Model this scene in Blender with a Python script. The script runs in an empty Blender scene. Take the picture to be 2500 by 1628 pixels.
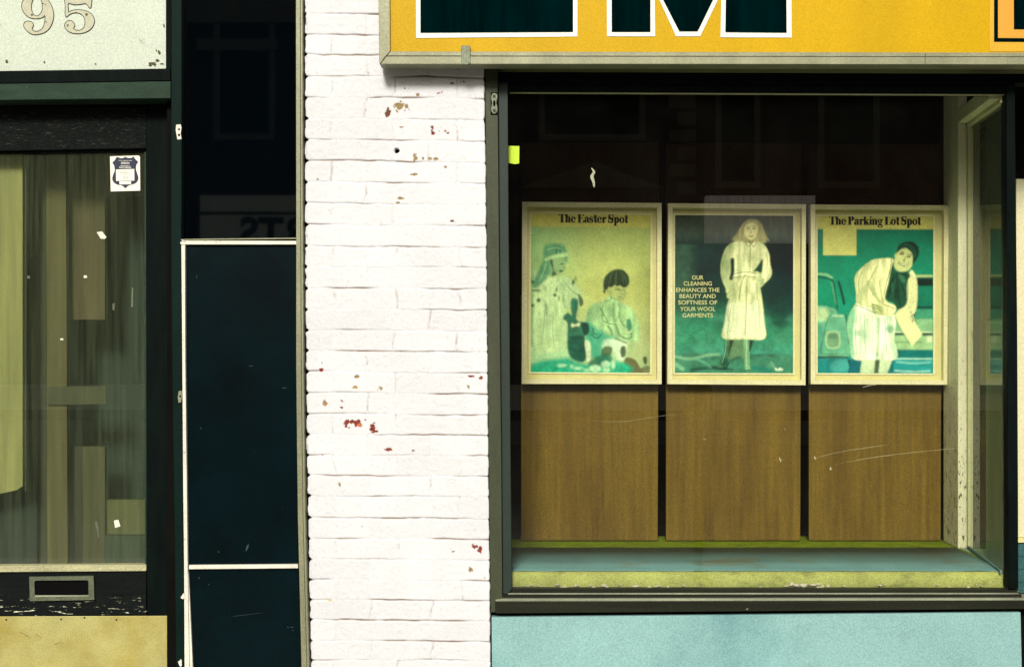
import bpy, bmesh, math, random
import numpy as np
from mathutils import Vector
R = math.radians
random.seed(7); rng = np.random.default_rng(11)
S = bpy.context.scene
COL = S.collection

# ------------------------------------------------------------ camera, sky, sun, exposure
K = 36/50/2500            # metres per photo pixel per metre of distance (50 mm lens, 36 mm film)
D = 4.65                  # camera to the painted brick face
H = 1.45                  # camera height
cam = bpy.data.cameras.new('camera'); cam.lens = 50; cam.sensor_width = 36
cam.clip_start = 0.05; cam.clip_end = 500
co = bpy.data.objects.new('camera', cam); COL.objects.link(co)
co.location = (0, 0, H); co.rotation_euler = (R(90), 0, 0); S.camera = co
sun_dir = Vector((0.10, 1.0, -0.58)).normalized()      # direction the light travels
el = math.asin(-sun_dir.z); az = math.atan2(-sun_dir.x, -sun_dir.y)
w = bpy.data.worlds.new('World'); S.world = w; w.use_nodes = True
nt = w.node_tree; bg = nt.nodes['Background']
sk = nt.nodes.new('ShaderNodeTexSky'); sk.sky_type = 'NISHITA'; sk.sun_disc = False
sk.sun_elevation = el; sk.sun_rotation = az; sk.dust_density = 4; sk.air_density = 1
hs = nt.nodes.new('ShaderNodeHueSaturation'); hs.inputs['Saturation'].default_value = 0.18
mx = nt.nodes.new('ShaderNodeMix'); mx.data_type = 'RGBA'; mx.blend_type = 'MULTIPLY'
mx.inputs[0].default_value = 1; mx.inputs[7].default_value = (1.0, .93, 0.82, 1)
nt.links.new(sk.outputs[0], hs.inputs['Color']); nt.links.new(hs.outputs[0], mx.inputs[6])
nt.links.new(mx.outputs[2], bg.inputs[0]); bg.inputs[1].default_value = 0.062
sl = bpy.data.lights.new('sun', 'SUN'); sl.energy = 2.2; sl.angle = R(11); sl.color = (1, .95, .87)
so = bpy.data.objects.new('sun', sl); COL.objects.link(so)
so.rotation_euler = sun_dir.to_track_quat('-Z', 'Y').to_euler(); so.location = (-5, -8, 9)
S.view_settings.view_transform = 'Standard'; S.view_settings.look = 'None'
S.view_settings.exposure = 0.85; S.view_settings.gamma = 1
S.cycles.max_bounces = 8; S.cycles.transparent_max_bounces = 12
S.cycles.caustics_reflective = False; S.cycles.caustics_refractive = False

# ------------------------------------------------------------ helpers
def P(x, y, d): Y = D + d; return ((x-1250)*K*Y, Y, H-(y-814)*K*Y)
def lin(c):
    c = c/255; return c/12.92 if c <= .04045 else ((c+.055)/1.055)**2.4
def A(r, g, b, k=1.0): return (lin(r)*k, lin(g)*k, lin(b)*k)

def wloc(o):
    v = Vector((0, 0, 0))
    while o: v = v + o.location; o = o.parent
    return v
def tag(o, label, cat, group=None, kind=None):
    if label: o['label'] = label
    if cat: o['category'] = cat
    if group: o['group'] = group
    if kind: o['kind'] = kind
    return o
def thing(name, loc, label, cat, group=None):
    o = bpy.data.objects.new(name, None); COL.objects.link(o); o.location = loc
    o.empty_display_size = .05
    return tag(o, label, cat, group)
def mk(name, verts, faces, m, parent=None, bevel=0, smooth=False):
    v = np.array(verts, dtype=float).reshape(-1, 3)
    if parent: off = np.array(wloc(parent))
    else: off = np.array([(v[:, 0].min()+v[:, 0].max())/2, (v[:, 1].min()+v[:, 1].max())/2, v[:, 2].min()])
    me = bpy.data.meshes.new(name); me.from_pydata((v-off).tolist(), [], faces); me.update()
    o = bpy.data.objects.new(name, me); COL.objects.link(o)
    if parent: o.parent = parent
    else: o.location = off
    if m: me.materials.append(m)
    if smooth: me.polygons.foreach_set('use_smooth', [True]*len(me.polygons))
    if bevel:
        b = o.modifiers.new('bevel', 'BEVEL'); b.width = bevel; b.segments = 2; b.limit_method = 'ANGLE'
    return o
class MB:
    def __init__(s): s.v = []; s.f = []
    def poly(s, f3, b3):
        """front ring, back ring -> closed prism"""
        n = len(f3); i = len(s.v); s.v += list(f3)+list(b3)
        s.f.append(tuple(range(i+n-1, i-1, -1))); s.f.append(tuple(range(i+n, i+2*n)))
        for k in range(n):
            j = (k+1) % n; s.f.append((i+k, i+j, i+n+j, i+n+k))
        return s
    def px(s, pts, d0, d1):
        f = [P(x, y, d0) for x, y in pts]; b = [(X, D+d1, Z) for X, Y, Z in f]; return s.poly(f, b)
    def rect(s, x0, y0, x1, y1, d0, d1): return s.px([(x0, y0), (x1, y0), (x1, y1), (x0, y1)], d0, d1)
    def box(s, x0, x1, y0, y1, z0, z1):
        return s.poly([(x0, y0, z1), (x1, y0, z1), (x1, y0, z0), (x0, y0, z0)], [(x0, y1, z1), (x1, y1, z1), (x1, y1, z0), (x0, y1, z0)])
    def mk(s, name, m, parent=None, bevel=0, smooth=False):
        o = mk(name, s.v, s.f, m, parent, bevel, smooth)
        bm = bmesh.new(); bm.from_mesh(o.data); bmesh.ops.recalc_face_normals(bm, faces=bm.faces); bm.to_mesh(o.data); bm.free()
        return o
def disc(mb, x, y, r, d0, d1, n=14):   # r in photo pixels
    return mb.px([(x+r*math.cos(2*math.pi*k/n), y+r*math.sin(2*math.pi*k/n)) for k in range(n)], d0, d1)
def blob(mb, x, y, rx, ry, d0, d1, n=9, seed=0, ang=0):
    q = random.Random(seed*7.13+x); pts = []
    for k in range(n):
        a = 2*math.pi*k/n; r = q.uniform(.55, 1.15); u, v = rx*r*math.cos(a), ry*r*math.sin(a)
        pts.append((x+u*math.cos(ang)-v*math.sin(ang), y+u*math.sin(ang)+v*math.cos(ang)))
    return mb.px(pts, d0, d1)
def cat(pts, n=6, closed=True):
    out = []; N = len(pts)
    for i in range(N if closed else N-1):
        g = lambda j: pts[j % N] if closed else pts[max(0, min(N-1, j))]
        p0, p1, p2, p3 = g(i-1), g(i), g(i+1), g(i+2)
        for k in range(n):
            t = k/n
            out.append(tuple(.5*(2*p1[c]+(p2[c]-p0[c])*t+(2*p0[c]-5*p1[c]+4*p2[c]-p3[c])*t*t+(3*p1[c]-p0[c]-3*p2[c]+p3[c])*t**3) for c in (0, 1)))
    return out
def curve_eval(c):
    o = bpy.data.objects.new('tmp', c); COL.objects.link(o)
    dg = bpy.context.evaluated_depsgraph_get(); me = bpy.data.meshes.new_from_object(o.evaluated_get(dg))
    v = [tuple(q.co) for q in me.vertices]; f = [tuple(p.vertices) for p in me.polygons]
    bpy.data.objects.remove(o); bpy.data.meshes.remove(me); return v, f
def filled(name, loops, d, m, parent, ext=.0006):
    """flat cut-out shape traced in photo pixels (2D curve with holes) at depth d"""
    c = bpy.data.curves.new('c', 'CURVE'); c.dimensions = '2D'; c.fill_mode = 'BOTH'; c.extrude = ext
    for L in loops:
        s = c.splines.new('POLY'); s.points.add(len(L)-1); s.use_cyclic_u = True
        for i, (x, y) in enumerate(L):
            X, Y, Z = P(x, y, d); s.points[i].co = (X, Z, 0, 1)
    v, f = curve_eval(c)
    return mk(name, [(a, D+d+q, b) for a, b, q in v], f, m, parent)
def wire(name, loops, d, m, parent, r=.001):
    c = bpy.data.curves.new('c', 'CURVE'); c.dimensions = '3D'; c.bevel_depth = r; c.bevel_resolution = 1
    for L in loops:
        s = c.splines.new('POLY'); s.points.add(len(L)-1); s.use_cyclic_u = True
        for i, (x, y) in enumerate(L): s.points[i].co = (*P(x, y, d), 1)
    v, f = curve_eval(c); return mk(name, v, f, m, parent)
def text(name, lines, d, m, parent, bold=.0):
    """lines: (string, centre x, baseline y, width, height) in photo pixels"""
    V, F = [], []
    for t, cx, by, wd, ht in lines:
        c = bpy.data.curves.new('t', 'FONT'); c.body = t; c.offset = bold; c.extrude = 0
        c.resolution_u = 3; v, f = curve_eval(c)
        a = np.array(v); x0, x1 = a[:, 0].min(), a[:, 0].max(); h = .70
        i = len(V)
        for x, y, z in v: V.append(P(cx+((x-x0)/(x1-x0)-.5)*wd, by-y/h*ht, d))
        F += [tuple(i+k for k in q) for q in f]
    return mk(name, V, F, m, parent)

# ------------------------------------------------------------ materials
def mat(name, col, rough=.6, var=.12, grain=.10, vs=9, gs=330, stretch=(1, 1, 1), bump=.15, spec=.4, metal=0,
        col2=None, thr=.6, soft=.05, s2=20, st2=(1, 1, 1), zlo=None, zhi=None, attr=None):
    """painted / worn surface: broad tone variation + fine speckle + optional second colour where paint or dirt differs.
    zlo, zhi limit the second colour to a worn band (object space)."""
    m = bpy.data.materials.new(name); m.use_nodes = True; n = m.node_tree.nodes; L = m.node_tree.links
    b = n['Principled BSDF']; b.inputs['Roughness'].default_value = rough; b.inputs['Metallic'].default_value = metal
    b.inputs['Specular IOR Level'].default_value = spec
    tc = n.new('ShaderNodeTexCoord'); geo = n.new('ShaderNodeNewGeometry')
    def mp(sc):
        q = n.new('ShaderNodeMapping'); q.inputs['Scale'].default_value = sc; L.new(geo.outputs['Position'], q.inputs[0]); return q.outputs[0]
    def noise(scale, st, det=4, ro=.6):
        q = n.new('ShaderNodeTexNoise'); q.inputs['Scale'].default_value = scale; q.inputs['Detail'].default_value = det
        q.inputs['Roughness'].default_value = ro; L.new(mp(st), q.inputs['Vector']); return q.outputs['Fac']
    def rng_(f, a, b_, c, d_):
        q = n.new('ShaderNodeMapRange'); q.inputs[1].default_value = a; q.inputs[2].default_value = b_
        q.inputs[3].default_value = c; q.inputs[4].default_value = d_; L.new(f, q.inputs[0]); return q.outputs[0]
    def math_(op, a, b_):
        q = n.new('ShaderNodeMath'); q.operation = op
        for i, t in enumerate((a, b_)):
            if isinstance(t, (int, float)): q.inputs[i].default_value = t
            else: L.new(t, q.inputs[i])
        return q.outputs[0]
    v1 = rng_(noise(vs, stretch), .25, .75, 1-var, 1+var)
    v2 = rng_(noise(gs, (1, 1, 1), 2, .7), .3, .7, 1-grain*2.3, 1+grain*2.3)
    k = math_('MULTIPLY', v1, v2)
    base = None
    if attr:
        at = n.new('ShaderNodeAttribute'); at.attribute_name = attr; base = at.outputs['Color']
    if col2:
        fac = rng_(noise(s2, st2, 6, .65), thr, thr+soft, 0, 1)
        if zlo is not None:
            sp = n.new('ShaderNodeSeparateXYZ'); L.new(tc.outputs['Object'], sp.inputs[0])
            fac = math_('MULTIPLY', fac, rng_(sp.outputs[2], zlo, zhi, 0, 1))
        q = n.new('ShaderNodeMix'); q.data_type = 'RGBA'; L.new(fac, q.inputs[0])
        q.inputs[6].default_value = (*col, 1); q.inputs[7].default_value = (*col2, 1)
        if base: L.new(base, q.inputs[6])
        base = q.outputs[2]
    vm = n.new('ShaderNodeVectorMath'); vm.operation = 'SCALE'
    if base: L.new(base, vm.inputs[0])
    else: vm.inputs[0].default_value = col
    L.new(k, vm.inputs['Scale']); L.new(vm.outputs[0], b.inputs['Base Color'])
    if bump:
        bp = n.new('ShaderNodeBump'); bp.inputs['Strength'].default_value = bump; bp.inputs['Distance'].default_value = .002
        L.new(noise(gs*.5, stretch, 4, .6), bp.inputs['Height']); L.new(bp.outputs[0], b.inputs['Normal'])
    return m
def glassmat(name, dust=.03, refl=1.9, rough=0.0, tint=(.95, 1, .93), streak=(1, 1, 1), dcol=(.6, .62, .5)):
    m = bpy.data.materials.new(name); m.use_nodes = True; n = m.node_tree.nodes; L = m.node_tree.links
    n.remove(n['Principled BSDF']); out = n['Material Output']
    tr = n.new('ShaderNodeBsdfTransparent'); tr.inputs[0].default_value = (*tint, 1)
    gl = n.new('ShaderNodeBsdfGlossy'); gl.inputs['Roughness'].default_value = rough
    gl.inputs['Color'].default_value = (1, 1, 1, 1)
    fr = n.new('ShaderNodeFresnel'); fr.inputs[0].default_value = 1.5
    ge = n.new('ShaderNodeNewGeometry')
    a = n.new('ShaderNodeMath'); a.operation = 'SUBTRACT'; a.inputs[0].default_value = 1; L.new(ge.outputs['Backfacing'], a.inputs[1])
    b = n.new('ShaderNodeMath'); b.operation = 'MULTIPLY'; L.new(fr.outputs[0], b.inputs[0]); L.new(a.outputs[0], b.inputs[1])
    c = n.new('ShaderNodeMath'); c.operation = 'MULTIPLY'; c.use_clamp = True; L.new(b.outputs[0], c.inputs[0]); c.inputs[1].default_value = refl
    m1 = n.new('ShaderNodeMixShader'); L.new(c.outputs[0], m1.inputs[0]); L.new(tr.outputs[0], m1.inputs[1]); L.new(gl.outputs[0], m1.inputs[2])
    df = n.new('ShaderNodeBsdfDiffuse'); df.inputs[0].default_value = (*dcol, 1)
    tc = n.new('ShaderNodeTexCoord'); mp = n.new('ShaderNodeMapping'); mp.inputs['Scale'].default_value = streak; L.new(tc.outputs['Object'], mp.inputs[0])
    ns = n.new('ShaderNodeTexNoise'); ns.inputs['Scale'].default_value = 7; ns.inputs['Detail'].default_value = 8; ns.inputs['Roughness'].default_value = .7
    L.new(mp.outputs[0], ns.inputs['Vector'])
    mr = n.new('ShaderNodeMapRange'); mr.inputs[1].default_value = .35; mr.inputs[2].default_value = .75; mr.inputs[3].default_value = dust*.35; mr.inputs[4].default_value = dust*2
    L.new(ns.outputs['Fac'], mr.inputs[0])
    m2 = n.new('ShaderNodeMixShader'); L.new(mr.outputs[0], m2.inputs[0]); L.new(m1.outputs[0], m2.inputs[1]); L.new(df.outputs[0], m2.inputs[2])
    L.new(m2.outputs[0], out.inputs[0]); return m

M = {}
M['trimAl'] = mat('aged_aluminium', A(158, 160, 128, .62), .45, .2, .16, 14, stretch=(1, 1, .25), metal=.2)
M['door'] = mat('door_black_green_paint', A(14, 24, 22, .6), .5, .35, .3, 6, stretch=(6, 6, 1), bump=.3, spec=.03)
M['doorwood'] = mat('weathered_black_rail', A(12, 20, 19, .6), .65, .5, .4, 12, stretch=(1, 1, 6), bump=1, spec=.12,
                    col2=A(205, 208, 180), thr=.60, soft=.03, s2=26, st2=(.75, 1, 5), zlo=.345, zhi=.30)
M['toprail'] = mat('weathered_black_head', A(14, 22, 20, .6), .6, .5, .5, 12, stretch=(1, 1, 4), bump=1.5, spec=.12,
                   col2=A(66, 68, 52, .6), thr=.57, soft=.10, s2=120, st2=(.35, 1, 1.6))
M['bar'] = mat('transom_bar_paint', A(56, 84, 66, .4), .6, spec=.12, var=.3, grain=.2, vs=12, stretch=(1, 1, 3), col2=A(165, 165, 140), thr=.68, soft=.03, s2=40, st2=(.4, 1, 1))
M['jamb'] = mat('dark_teal_jamb', A(6, 42, 36, .4), .6, .35, .2, 5, spec=.08)
M['vit'] = None
M['lower'] = mat('navy_laminate', A(0, 26, 32, .42), .3, .7, .2, 3, bump=.03, spec=.1, col2=A(60, 80, 85), thr=.74, soft=.02, s2=60)
M['white'] = mat('white_trim', A(240, 238, 222, .72), .5, .14, .08, col2=A(140, 135, 105, .6), thr=.64, soft=.06, s2=30)
M['kick'] = mat('kick_plate_brass', A(200, 194, 124, .74), .42, .16, .10, 5, bump=.2, metal=.25, col2=A(184, 160, 44, .62), thr=.50, soft=.3, s2=3.2, st2=(1, 1, 1.2))
M['transom'] = mat('backpainted_transom', A(222, 234, 216, .66), .25, .06, .09, 4, bump=.02, col2=A(150, 160, 110, .5), thr=.66, soft=.1, s2=18)
M['digit'] = mat('gilt_numeral', A(214, 214, 184, .60), .5, .12, .1, 30)
M['line'] = mat('black_outline', A(35, 40, 28), .6, .1, .1)
M['metal'] = mat('greened_metal_plate', A(120, 130, 105, .62), .4, .3, .25, 25, metal=.35)
M['black'] = mat('black_void', (.003, .003, .003), .9, 0, 0, bump=0, spec=.05)
M['yellow'] = mat('sign_yellow', A(216, 174, 0, .70), .45, .12, .08, 3, bump=.03, stretch=(1, 1, .4), spec=.12)
M['orange'] = mat('sign_orange', A(236, 170, 50, .7), .35, .05, .08)
M['signblack'] = mat('sign_black', A(0, 28, 30, .5), .6, .6, .2, 5, stretch=(5, 1, .5), spec=0, col2=A(60, 90, 85), thr=.73, soft=.03, s2=14, st2=(6, 1, .7))
M['signwhite'] = mat('sign_white', A(246, 244, 228, .8), .4, .03, .05)
M['winframe'] = mat('window_frame_olive', A(68, 78, 46, .48), .6, .25, .22, 8, stretch=(3, 1, .6), col2=A(190, 190, 165), thr=.72, soft=.02, s2=45)
M['wininner'] = mat('window_frame_teal', A(32, 58, 46, .42), .6, .2, .2, 8, stretch=(3, 1, .6))
M['sill'] = mat('sill_metal', A(44, 48, 32, .4), .6, .5, .25, 8, stretch=(.3, 1, 5), col2=A(170, 170, 150), thr=.70, soft=.02, s2=50, st2=(.5, 1, 1), spec=.15)
M['sillhi'] = mat('sill_worn_edge', A(150, 155, 132, .72), .5, .4, .2, 10, stretch=(.4, 1, 1))  # highlight along the sill and bead edges, put into the colour
M['turq'] = mat('turquoise_panel', A(158, 206, 204, .64), .6, .12, .13, 3.5, bump=.05, spec=.25, col2=A(126, 184, 188, .56), thr=.5, soft=.3, s2=2.2)
M['brown'] = mat('brown_hardboard', A(138, 112, 30, .56), .5, .26, .18, 7, stretch=(9, 1, .35), bump=.3, spec=.3, col2=A(104, 76, 12, .46), thr=.45, soft=.3, s2=2.6, st2=(2.8, 1, .35))
M['maroon'] = mat('dark_maroon_board', A(66, 36, 14, .5), .6, .25, .3, 8, stretch=(6, 1, .4), spec=.1)
M['carpet'] = mat('green_carpet', A(128, 150, 24, .7), .95, .25, .45, 18, gs=420, bump=1.5, spec=.05)
M['carpetfront'] = mat('green_carpet_front', A(186, 196, 108, .70), .95, .25, .25, 9, gs=420, bump=1.2, spec=.05, col2=A(120, 132, 66, .6), thr=.56, soft=.2, s2=9, st2=(1, 1, 2.5))  # paler copy of the carpet, bright light on its front put into the colour
M['sheet'] = mat('bluegrey_sheet', A(96, 142, 138, .84), .7, .2, .12, 4, bump=.1, col2=A(128, 132, 92, .55), thr=.52, soft=.2, s2=3.5)
M['frame'] = mat('cream_frame', A(232, 230, 178, .84), .5, .08, .10, 14)
M['mount'] = mat('cream_mount', A(220, 216, 146, .80), .6, .08, .1, 14)
M['post'] = mat('peeling_cream_post', A(230, 230, 190, .9), .6, .12, .14, 8, stretch=(2, 2, .5), bump=.4,
                col2=A(60, 60, 28), thr=.585, soft=.02, s2=42, st2=(2.2, 2.2, .8), zlo=.95, zhi=.3)
M['postdk'] = mat('cream_post_edge', A(228, 226, 178, .78), .6, .1, .1, 8, stretch=(2, 2, .5), col2=A(120, 105, 50), thr=.66, soft=.05, s2=22, st2=(1, 1, .35))
M['lime'] = mat('lime_card', A(205, 238, 60, .95), .6, .05, .05)
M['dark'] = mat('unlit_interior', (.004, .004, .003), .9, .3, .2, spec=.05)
M['cream'] = mat('cream_wall', A(222, 218, 176, .8), .6, .07, .08, 6)
M['teal'] = mat('teal_tile', A(52, 98, 98, .7), .4, .2, .2, 12, spec=.4)
M['grout'] = mat('teal_grout', A(22, 50, 50, .7), .8, .1, .1)
M['palegreen'] = mat('pale_green_wall', A(140, 172, 128, .66), .6, .15, .15, 5, stretch=(3, 3, .4))
M['glass'] = glassmat('shop_glass', .0012, 1.7, tint=(.985, .985, .97))
M['sideglass'] = glassmat('side_glass', .085, 0.5, streak=(1, 6, .6), dcol=(.42, .5, .32))
M['doorglass'] = glassmat('door_glass', .045, 1.6, streak=(9, 1, .3), dcol=(.24, .28, .17))
M['scrap'] = mat('white_scrap', A(235, 238, 215, .8), .7, .05, .05)
M['crumb'] = mat('paint_crumbs', A(225, 222, 190, .7), .8, .2, .1)
def vitro():
    m = mat('black_structural_glass', A(2, 7, 12, .6), .02, .1, .1, 4, bump=0, spec=.95); return m
M['vit'] = vitro(); M['scuffm'] = mat('scuff', A(52, 78, 82, .5), .7, .3, .2)

# ------------------------------------------------------------ setting: ground and the street behind the camera
def struct(name, mb, m): o = mb.mk(name, m); o['kind'] = 'structure'; return o
M['asphalt'] = mat('asphalt', (.15, .145, .12), .85, .3, .3, 2, gs=90)
M['pave'] = mat('pavement', (.34, .33, .29), .85, .2, .15, 1.5, gs=120)
struct('ground', MB().box(-60, 60, -60, 60, -.6, -.02), M['asphalt'])
struct('road', MB().box(-40, 40, -9.2, 1.35, -.016, 0-.004), M['asphalt'])
mb = MB()
for i in range(-12, 12): mb.box(i*1.5+.004, i*1.5+1.496, 1.5, 6.9, -.012, .14)
struct('pavement', mb, M['pave'])
struct('kerb', MB().box(-40, 40, 1.35, 1.497, -.012, .15), M['pave'])
struct('far_pavement', MB().box(-40, 40, -11.99, -9.2, -.01, .14), M['pave'])

def VP(x, y, Y):           # where a point seen mirrored in the shop glass really stands (plane Y, behind the camera)
    q = 2*(D+.07)-Y; return ((x-1250)*K*q, Y, H-(y-814)*K*q)
M['redbrick'] = mat('dark_red_brick', (.04, .010, .006), .8, .3, .3, 5)
M['stone'] = mat('pale_stone', (.17, .155, .10), .8, .2, .1, 4)
M['signpale'] = mat('pale_signboard', (.75, .80, .70), .6, .1, .1, 4)
fy = -12.0
bld = thing('opposite_building', (0, fy, 0), 'dark red brick building across the street, seen mirrored in the shop window', 'building')
mb = MB(); mb.box(-30, 30, fy-6, fy, 0, 6.5); mb.mk('wall', M['redbrick'], bld)
mb = MB(); mb.box(-30, 30, fy+.003, fy+.12, 6.1, 6.62); mb.mk('cornice', M['stone'], bld)
mb = MB(); mb.box(-9, 30, fy+.003, fy+.1, .30, .68); mb.mk('plinth', mat('pale_plinth', (.8, .78, .62), .8), bld)  # pale strip added to give the bright band mirrored in the window
for (x0, y0, x1, y1) in [(1760, 180, 1840, 445), (2010, 180, 2130, 445), (1330, -150, 1560, 330), (540, 60, 660, 330)]:
    a, b = VP(x0, y0, fy), VP(x1, y1, fy); wn = MB(); e = .09
    wn.box(a[0]-e, b[0]+e, fy+.004, fy+.06, a[2], a[2]+e); wn.box(a[0]-e, b[0]+e, fy+.004, fy+.09, b[2]-e, b[2])
    wn.box(a[0]-e, a[0], fy+.004, fy+.06, b[2], a[2]); wn.box(b[0], b[0]+e, fy+.004, fy+.06, b[2], a[2])
    o = wn.mk('window', M['stone'], bld); MB().box(a[0], b[0], fy+.003, fy+.02, b[2], a[2]).mk('pane', M['dark'], o)
mb = MB()                                   # pediment over the doorway, quoin blocks, lintel
a, b, c = VP(1270, 462, fy), VP(1615, 462, fy), VP(1450, 400, fy)
mb.poly([(a[0], fy+.25, a[2]), (b[0], fy+.25, b[2]), (c[0], fy+.25, c[2])], [(a[0], fy+.004, a[2]), (b[0], fy+.004, b[2]), (c[0], fy+.004, c[2])])
mb.mk('pediment', M['stone'], bld)
mb = MB()
for k in range(6):
    a, b = VP(1632+(k % 2)*22, 235+k*42, fy), VP(1697, 235+k*42+30, fy); mb.box(a[0], b[0], fy+.003, fy+.07, b[2], a[2])
mb.mk('quoins', M['stone'], bld)
a, b = VP(485, 100, fy), VP(680, 160, fy)
MB().box(a[0], b[0], fy+.003, fy+.1, b[2]+.2, a[2]).mk('lintel', M['stone'], bld)
a, b = VP(490, 478, fy+.3), VP(1010, 690, fy+.3)
sg = thing('opposite_sign', (a[0], fy+.3, b[2]), 'pale signboard with dark block letters across the street', 'sign')
mid = VP(490, 522, fy+.3)[2]
MB().box(a[0], b[0], fy+.121, fy+.3, mid+.03, a[2]).mk('header_board', M['signpale'], sg)
MB().box(a[0], b[0], fy+.121, fy+.3, b[2], mid-.02).mk('letter_board', M['signpale'], sg)
c = bpy.data.curves.new('t', 'FONT'); c.body = 'PARTS'; c.offset = .035; v, f = curve_eval(c)
va = np.array(v); va[:, 0] -= va[:, 0].min(); sx = 1.70/va[:, 0].max(); sy = .44/.7
r = VP(596, 604, fy)
mk('lettering', [(r[0]+1.70-x*sx, fy+.305, r[2]-.02+y*sy) for x, y, z in va], f, M['line'], sg)
a, b = VP(1725, 478, fy+.3), VP(1990, 592, fy+.3)
bm_ = mat('backlit_board', A(230, 215, 190, .8), .5, .5, .1, 6, stretch=(4, 1, .5)); bm_.node_tree.nodes['Principled BSDF'].inputs['Emission Color'].default_value = (1, .86, .74, 1); bm_.node_tree.nodes['Principled BSDF'].inputs['Emission Strength'].default_value = .22  # faint glow added to strengthen the board's mirror image in the window
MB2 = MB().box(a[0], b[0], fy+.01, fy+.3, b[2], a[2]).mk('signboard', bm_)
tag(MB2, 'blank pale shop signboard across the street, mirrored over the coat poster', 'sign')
# parking meter on the near pavement
px_, py_ = 1.0, 1.8
pm = thing('parking_meter', (px_, py_, .14), 'grey parking meter on the kerb, mirrored in the shop window', 'parking meter')
M['grey'] = mat('meter_grey', (.05, .05, .045), .4, .1, .1)
def ngon(cx, cy, r, z, n=16): return [(cx+r*math.cos(2*math.pi*k/n), cy+r*math.sin(2*math.pi*k/n), z) for k in range(n)]
mb = MB(); mb.poly(ngon(px_, py_, .025, .14), ngon(px_, py_, .025, .95)); mb.poly(ngon(px_, py_, .06, .141), ngon(px_, py_, .055, .165)); mb.mk('pole', M['grey'], pm, smooth=False)
pts = [(-.05, .92), (.05, .92), (.075, 1.0), (.075, 1.13), (.055, 1.18), (0, 1.2), (-.055, 1.18), (-.075, 1.13), (-.075, 1.0)]
MB().poly([(px_+x, py_-.05, z) for x, z in pts], [(px_+x, py_+.05, z) for x, z in pts]).mk('head', M['grey'], pm, bevel=.01)
MB().poly([(px_+x*.7, py_-.056, 1.08+(z-1.08)*.35+.02) for x, z in pts], [(px_+x*.7, py_-.051, 1.08+(z-1.08)*.35+.02) for x, z in pts]).mk('dial', M['black'], pm)

# ------------------------------------------------------------ the building shell that holds the shopfront
sh = thing('shop_building', (0, D+.4, .14), 'dark unlit shell of the shop building behind the window and door', 'building')
X = lambda x, d: (x-1250)*K*(D+d)
zS = H+(814-157)*K*(D-.10)                       # underside of the sign
fz = H-(1321.5-814)*K*(D+.80)                      # display floor height
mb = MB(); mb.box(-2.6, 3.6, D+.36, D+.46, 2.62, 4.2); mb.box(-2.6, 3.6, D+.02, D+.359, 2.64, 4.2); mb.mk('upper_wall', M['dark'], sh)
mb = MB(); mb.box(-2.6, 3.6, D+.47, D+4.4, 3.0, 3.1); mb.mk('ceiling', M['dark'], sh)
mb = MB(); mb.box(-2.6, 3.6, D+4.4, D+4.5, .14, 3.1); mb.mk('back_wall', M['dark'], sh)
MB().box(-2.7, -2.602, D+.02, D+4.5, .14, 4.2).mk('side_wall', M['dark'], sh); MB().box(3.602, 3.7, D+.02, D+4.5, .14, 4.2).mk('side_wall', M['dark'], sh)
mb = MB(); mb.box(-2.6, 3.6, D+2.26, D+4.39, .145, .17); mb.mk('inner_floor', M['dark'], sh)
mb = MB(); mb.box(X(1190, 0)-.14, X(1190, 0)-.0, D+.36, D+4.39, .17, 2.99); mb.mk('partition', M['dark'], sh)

# ------------------------------------------------------------ painted brick pier
def vnoise(ny, nx, cell, seed, cellx=None):
    cellx = cellx or cell; r = np.random.default_rng(seed)
    gy, gx = int(ny/cell)+3, int(nx/cellx)+3; g = r.random((gy, gx))
    y = np.arange(ny)/cell; x = np.arange(nx)/cellx
    yi = y.astype(int); xi = x.astype(int); fy_ = y-yi; fx = x-xi
    fy_ = (fy_*fy_*(3-2*fy_))[:, None]; fx = (fx*fx*(3-2*fx))[None, :]
    a = g[yi][:, xi]; b = g[yi][:, xi+1]; c_ = g[yi+1][:, xi]; d_ = g[yi+1][:, xi+1]
    return (a*(1-fx)+b*fx)*(1-fy_)+(c_*(1-fx)+d_*fx)*fy_
def fbm(ny, nx, cell, seed, o=4, cellx=None):
    t = 0; s = 0; a = 1
    for k in range(o):
        t = t+a*vnoise(ny, nx, max(1.2, cell/2**k), seed+k*13, max(1.2, (cellx or cell)/2**k)); s += a; a *= .55
    return t/s
st = 1.7
xs = np.arange(736, 1206, st); ys = np.arange(-120, 1740, st); nx, ny = len(xs), len(ys)
XX, YY = np.meshgrid(xs, ys)
cl = [-120, -69, -18, 34, 84.5, 134, 186, 238, 289, 341, 393, 444.5, 496, 548.4, 600, 650, 702.5, 753.6, 805.8, 855.4, 907.3, 958, 1010, 1060,
      1109.7, 1160, 1210, 1262.5, 1313, 1363, 1413.5, 1462, 1512, 1562.7, 1609, 1658, 1708]
wav = (fbm(ny, nx, 60, 3, 3, 90)-.5)*6+(vnoise(ny, nx, 12, 9, 16)-.5)*2.2
tl = (XX-744)/440*4.5
yy = YY-tl-wav
dist = np.full_like(XX, 99.); below = np.full_like(XX, 99.); idx = np.zeros_like(XX, int)
for i, c in enumerate(cl):
    dd = yy-c; m_ = np.abs(dd) < np.abs(dist); dist = np.where(m_, dd, dist); idx += (dd > 0).astype(int)
lean = (YY-0)/1628*12
vd = np.full_like(XX, 99.)
for k in range(-1, 5):
    off = np.where(idx % 2 == 0, 892+k*150, 806+k*154) + (vnoise(ny, nx, 30, 21, 400)-.5)*14
    v_ = XX-lean-off+(vnoise(ny, nx, 10, 22, 30)-.5)*5
    vd = np.where(np.abs(v_) < np.abs(vd), v_, vd)
jm = fbm(ny, nx, 30, 31, 3, 70); jm = np.clip((jm-.34)*2.8, .10, 1.15)      # how open each stretch of joint is
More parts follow.
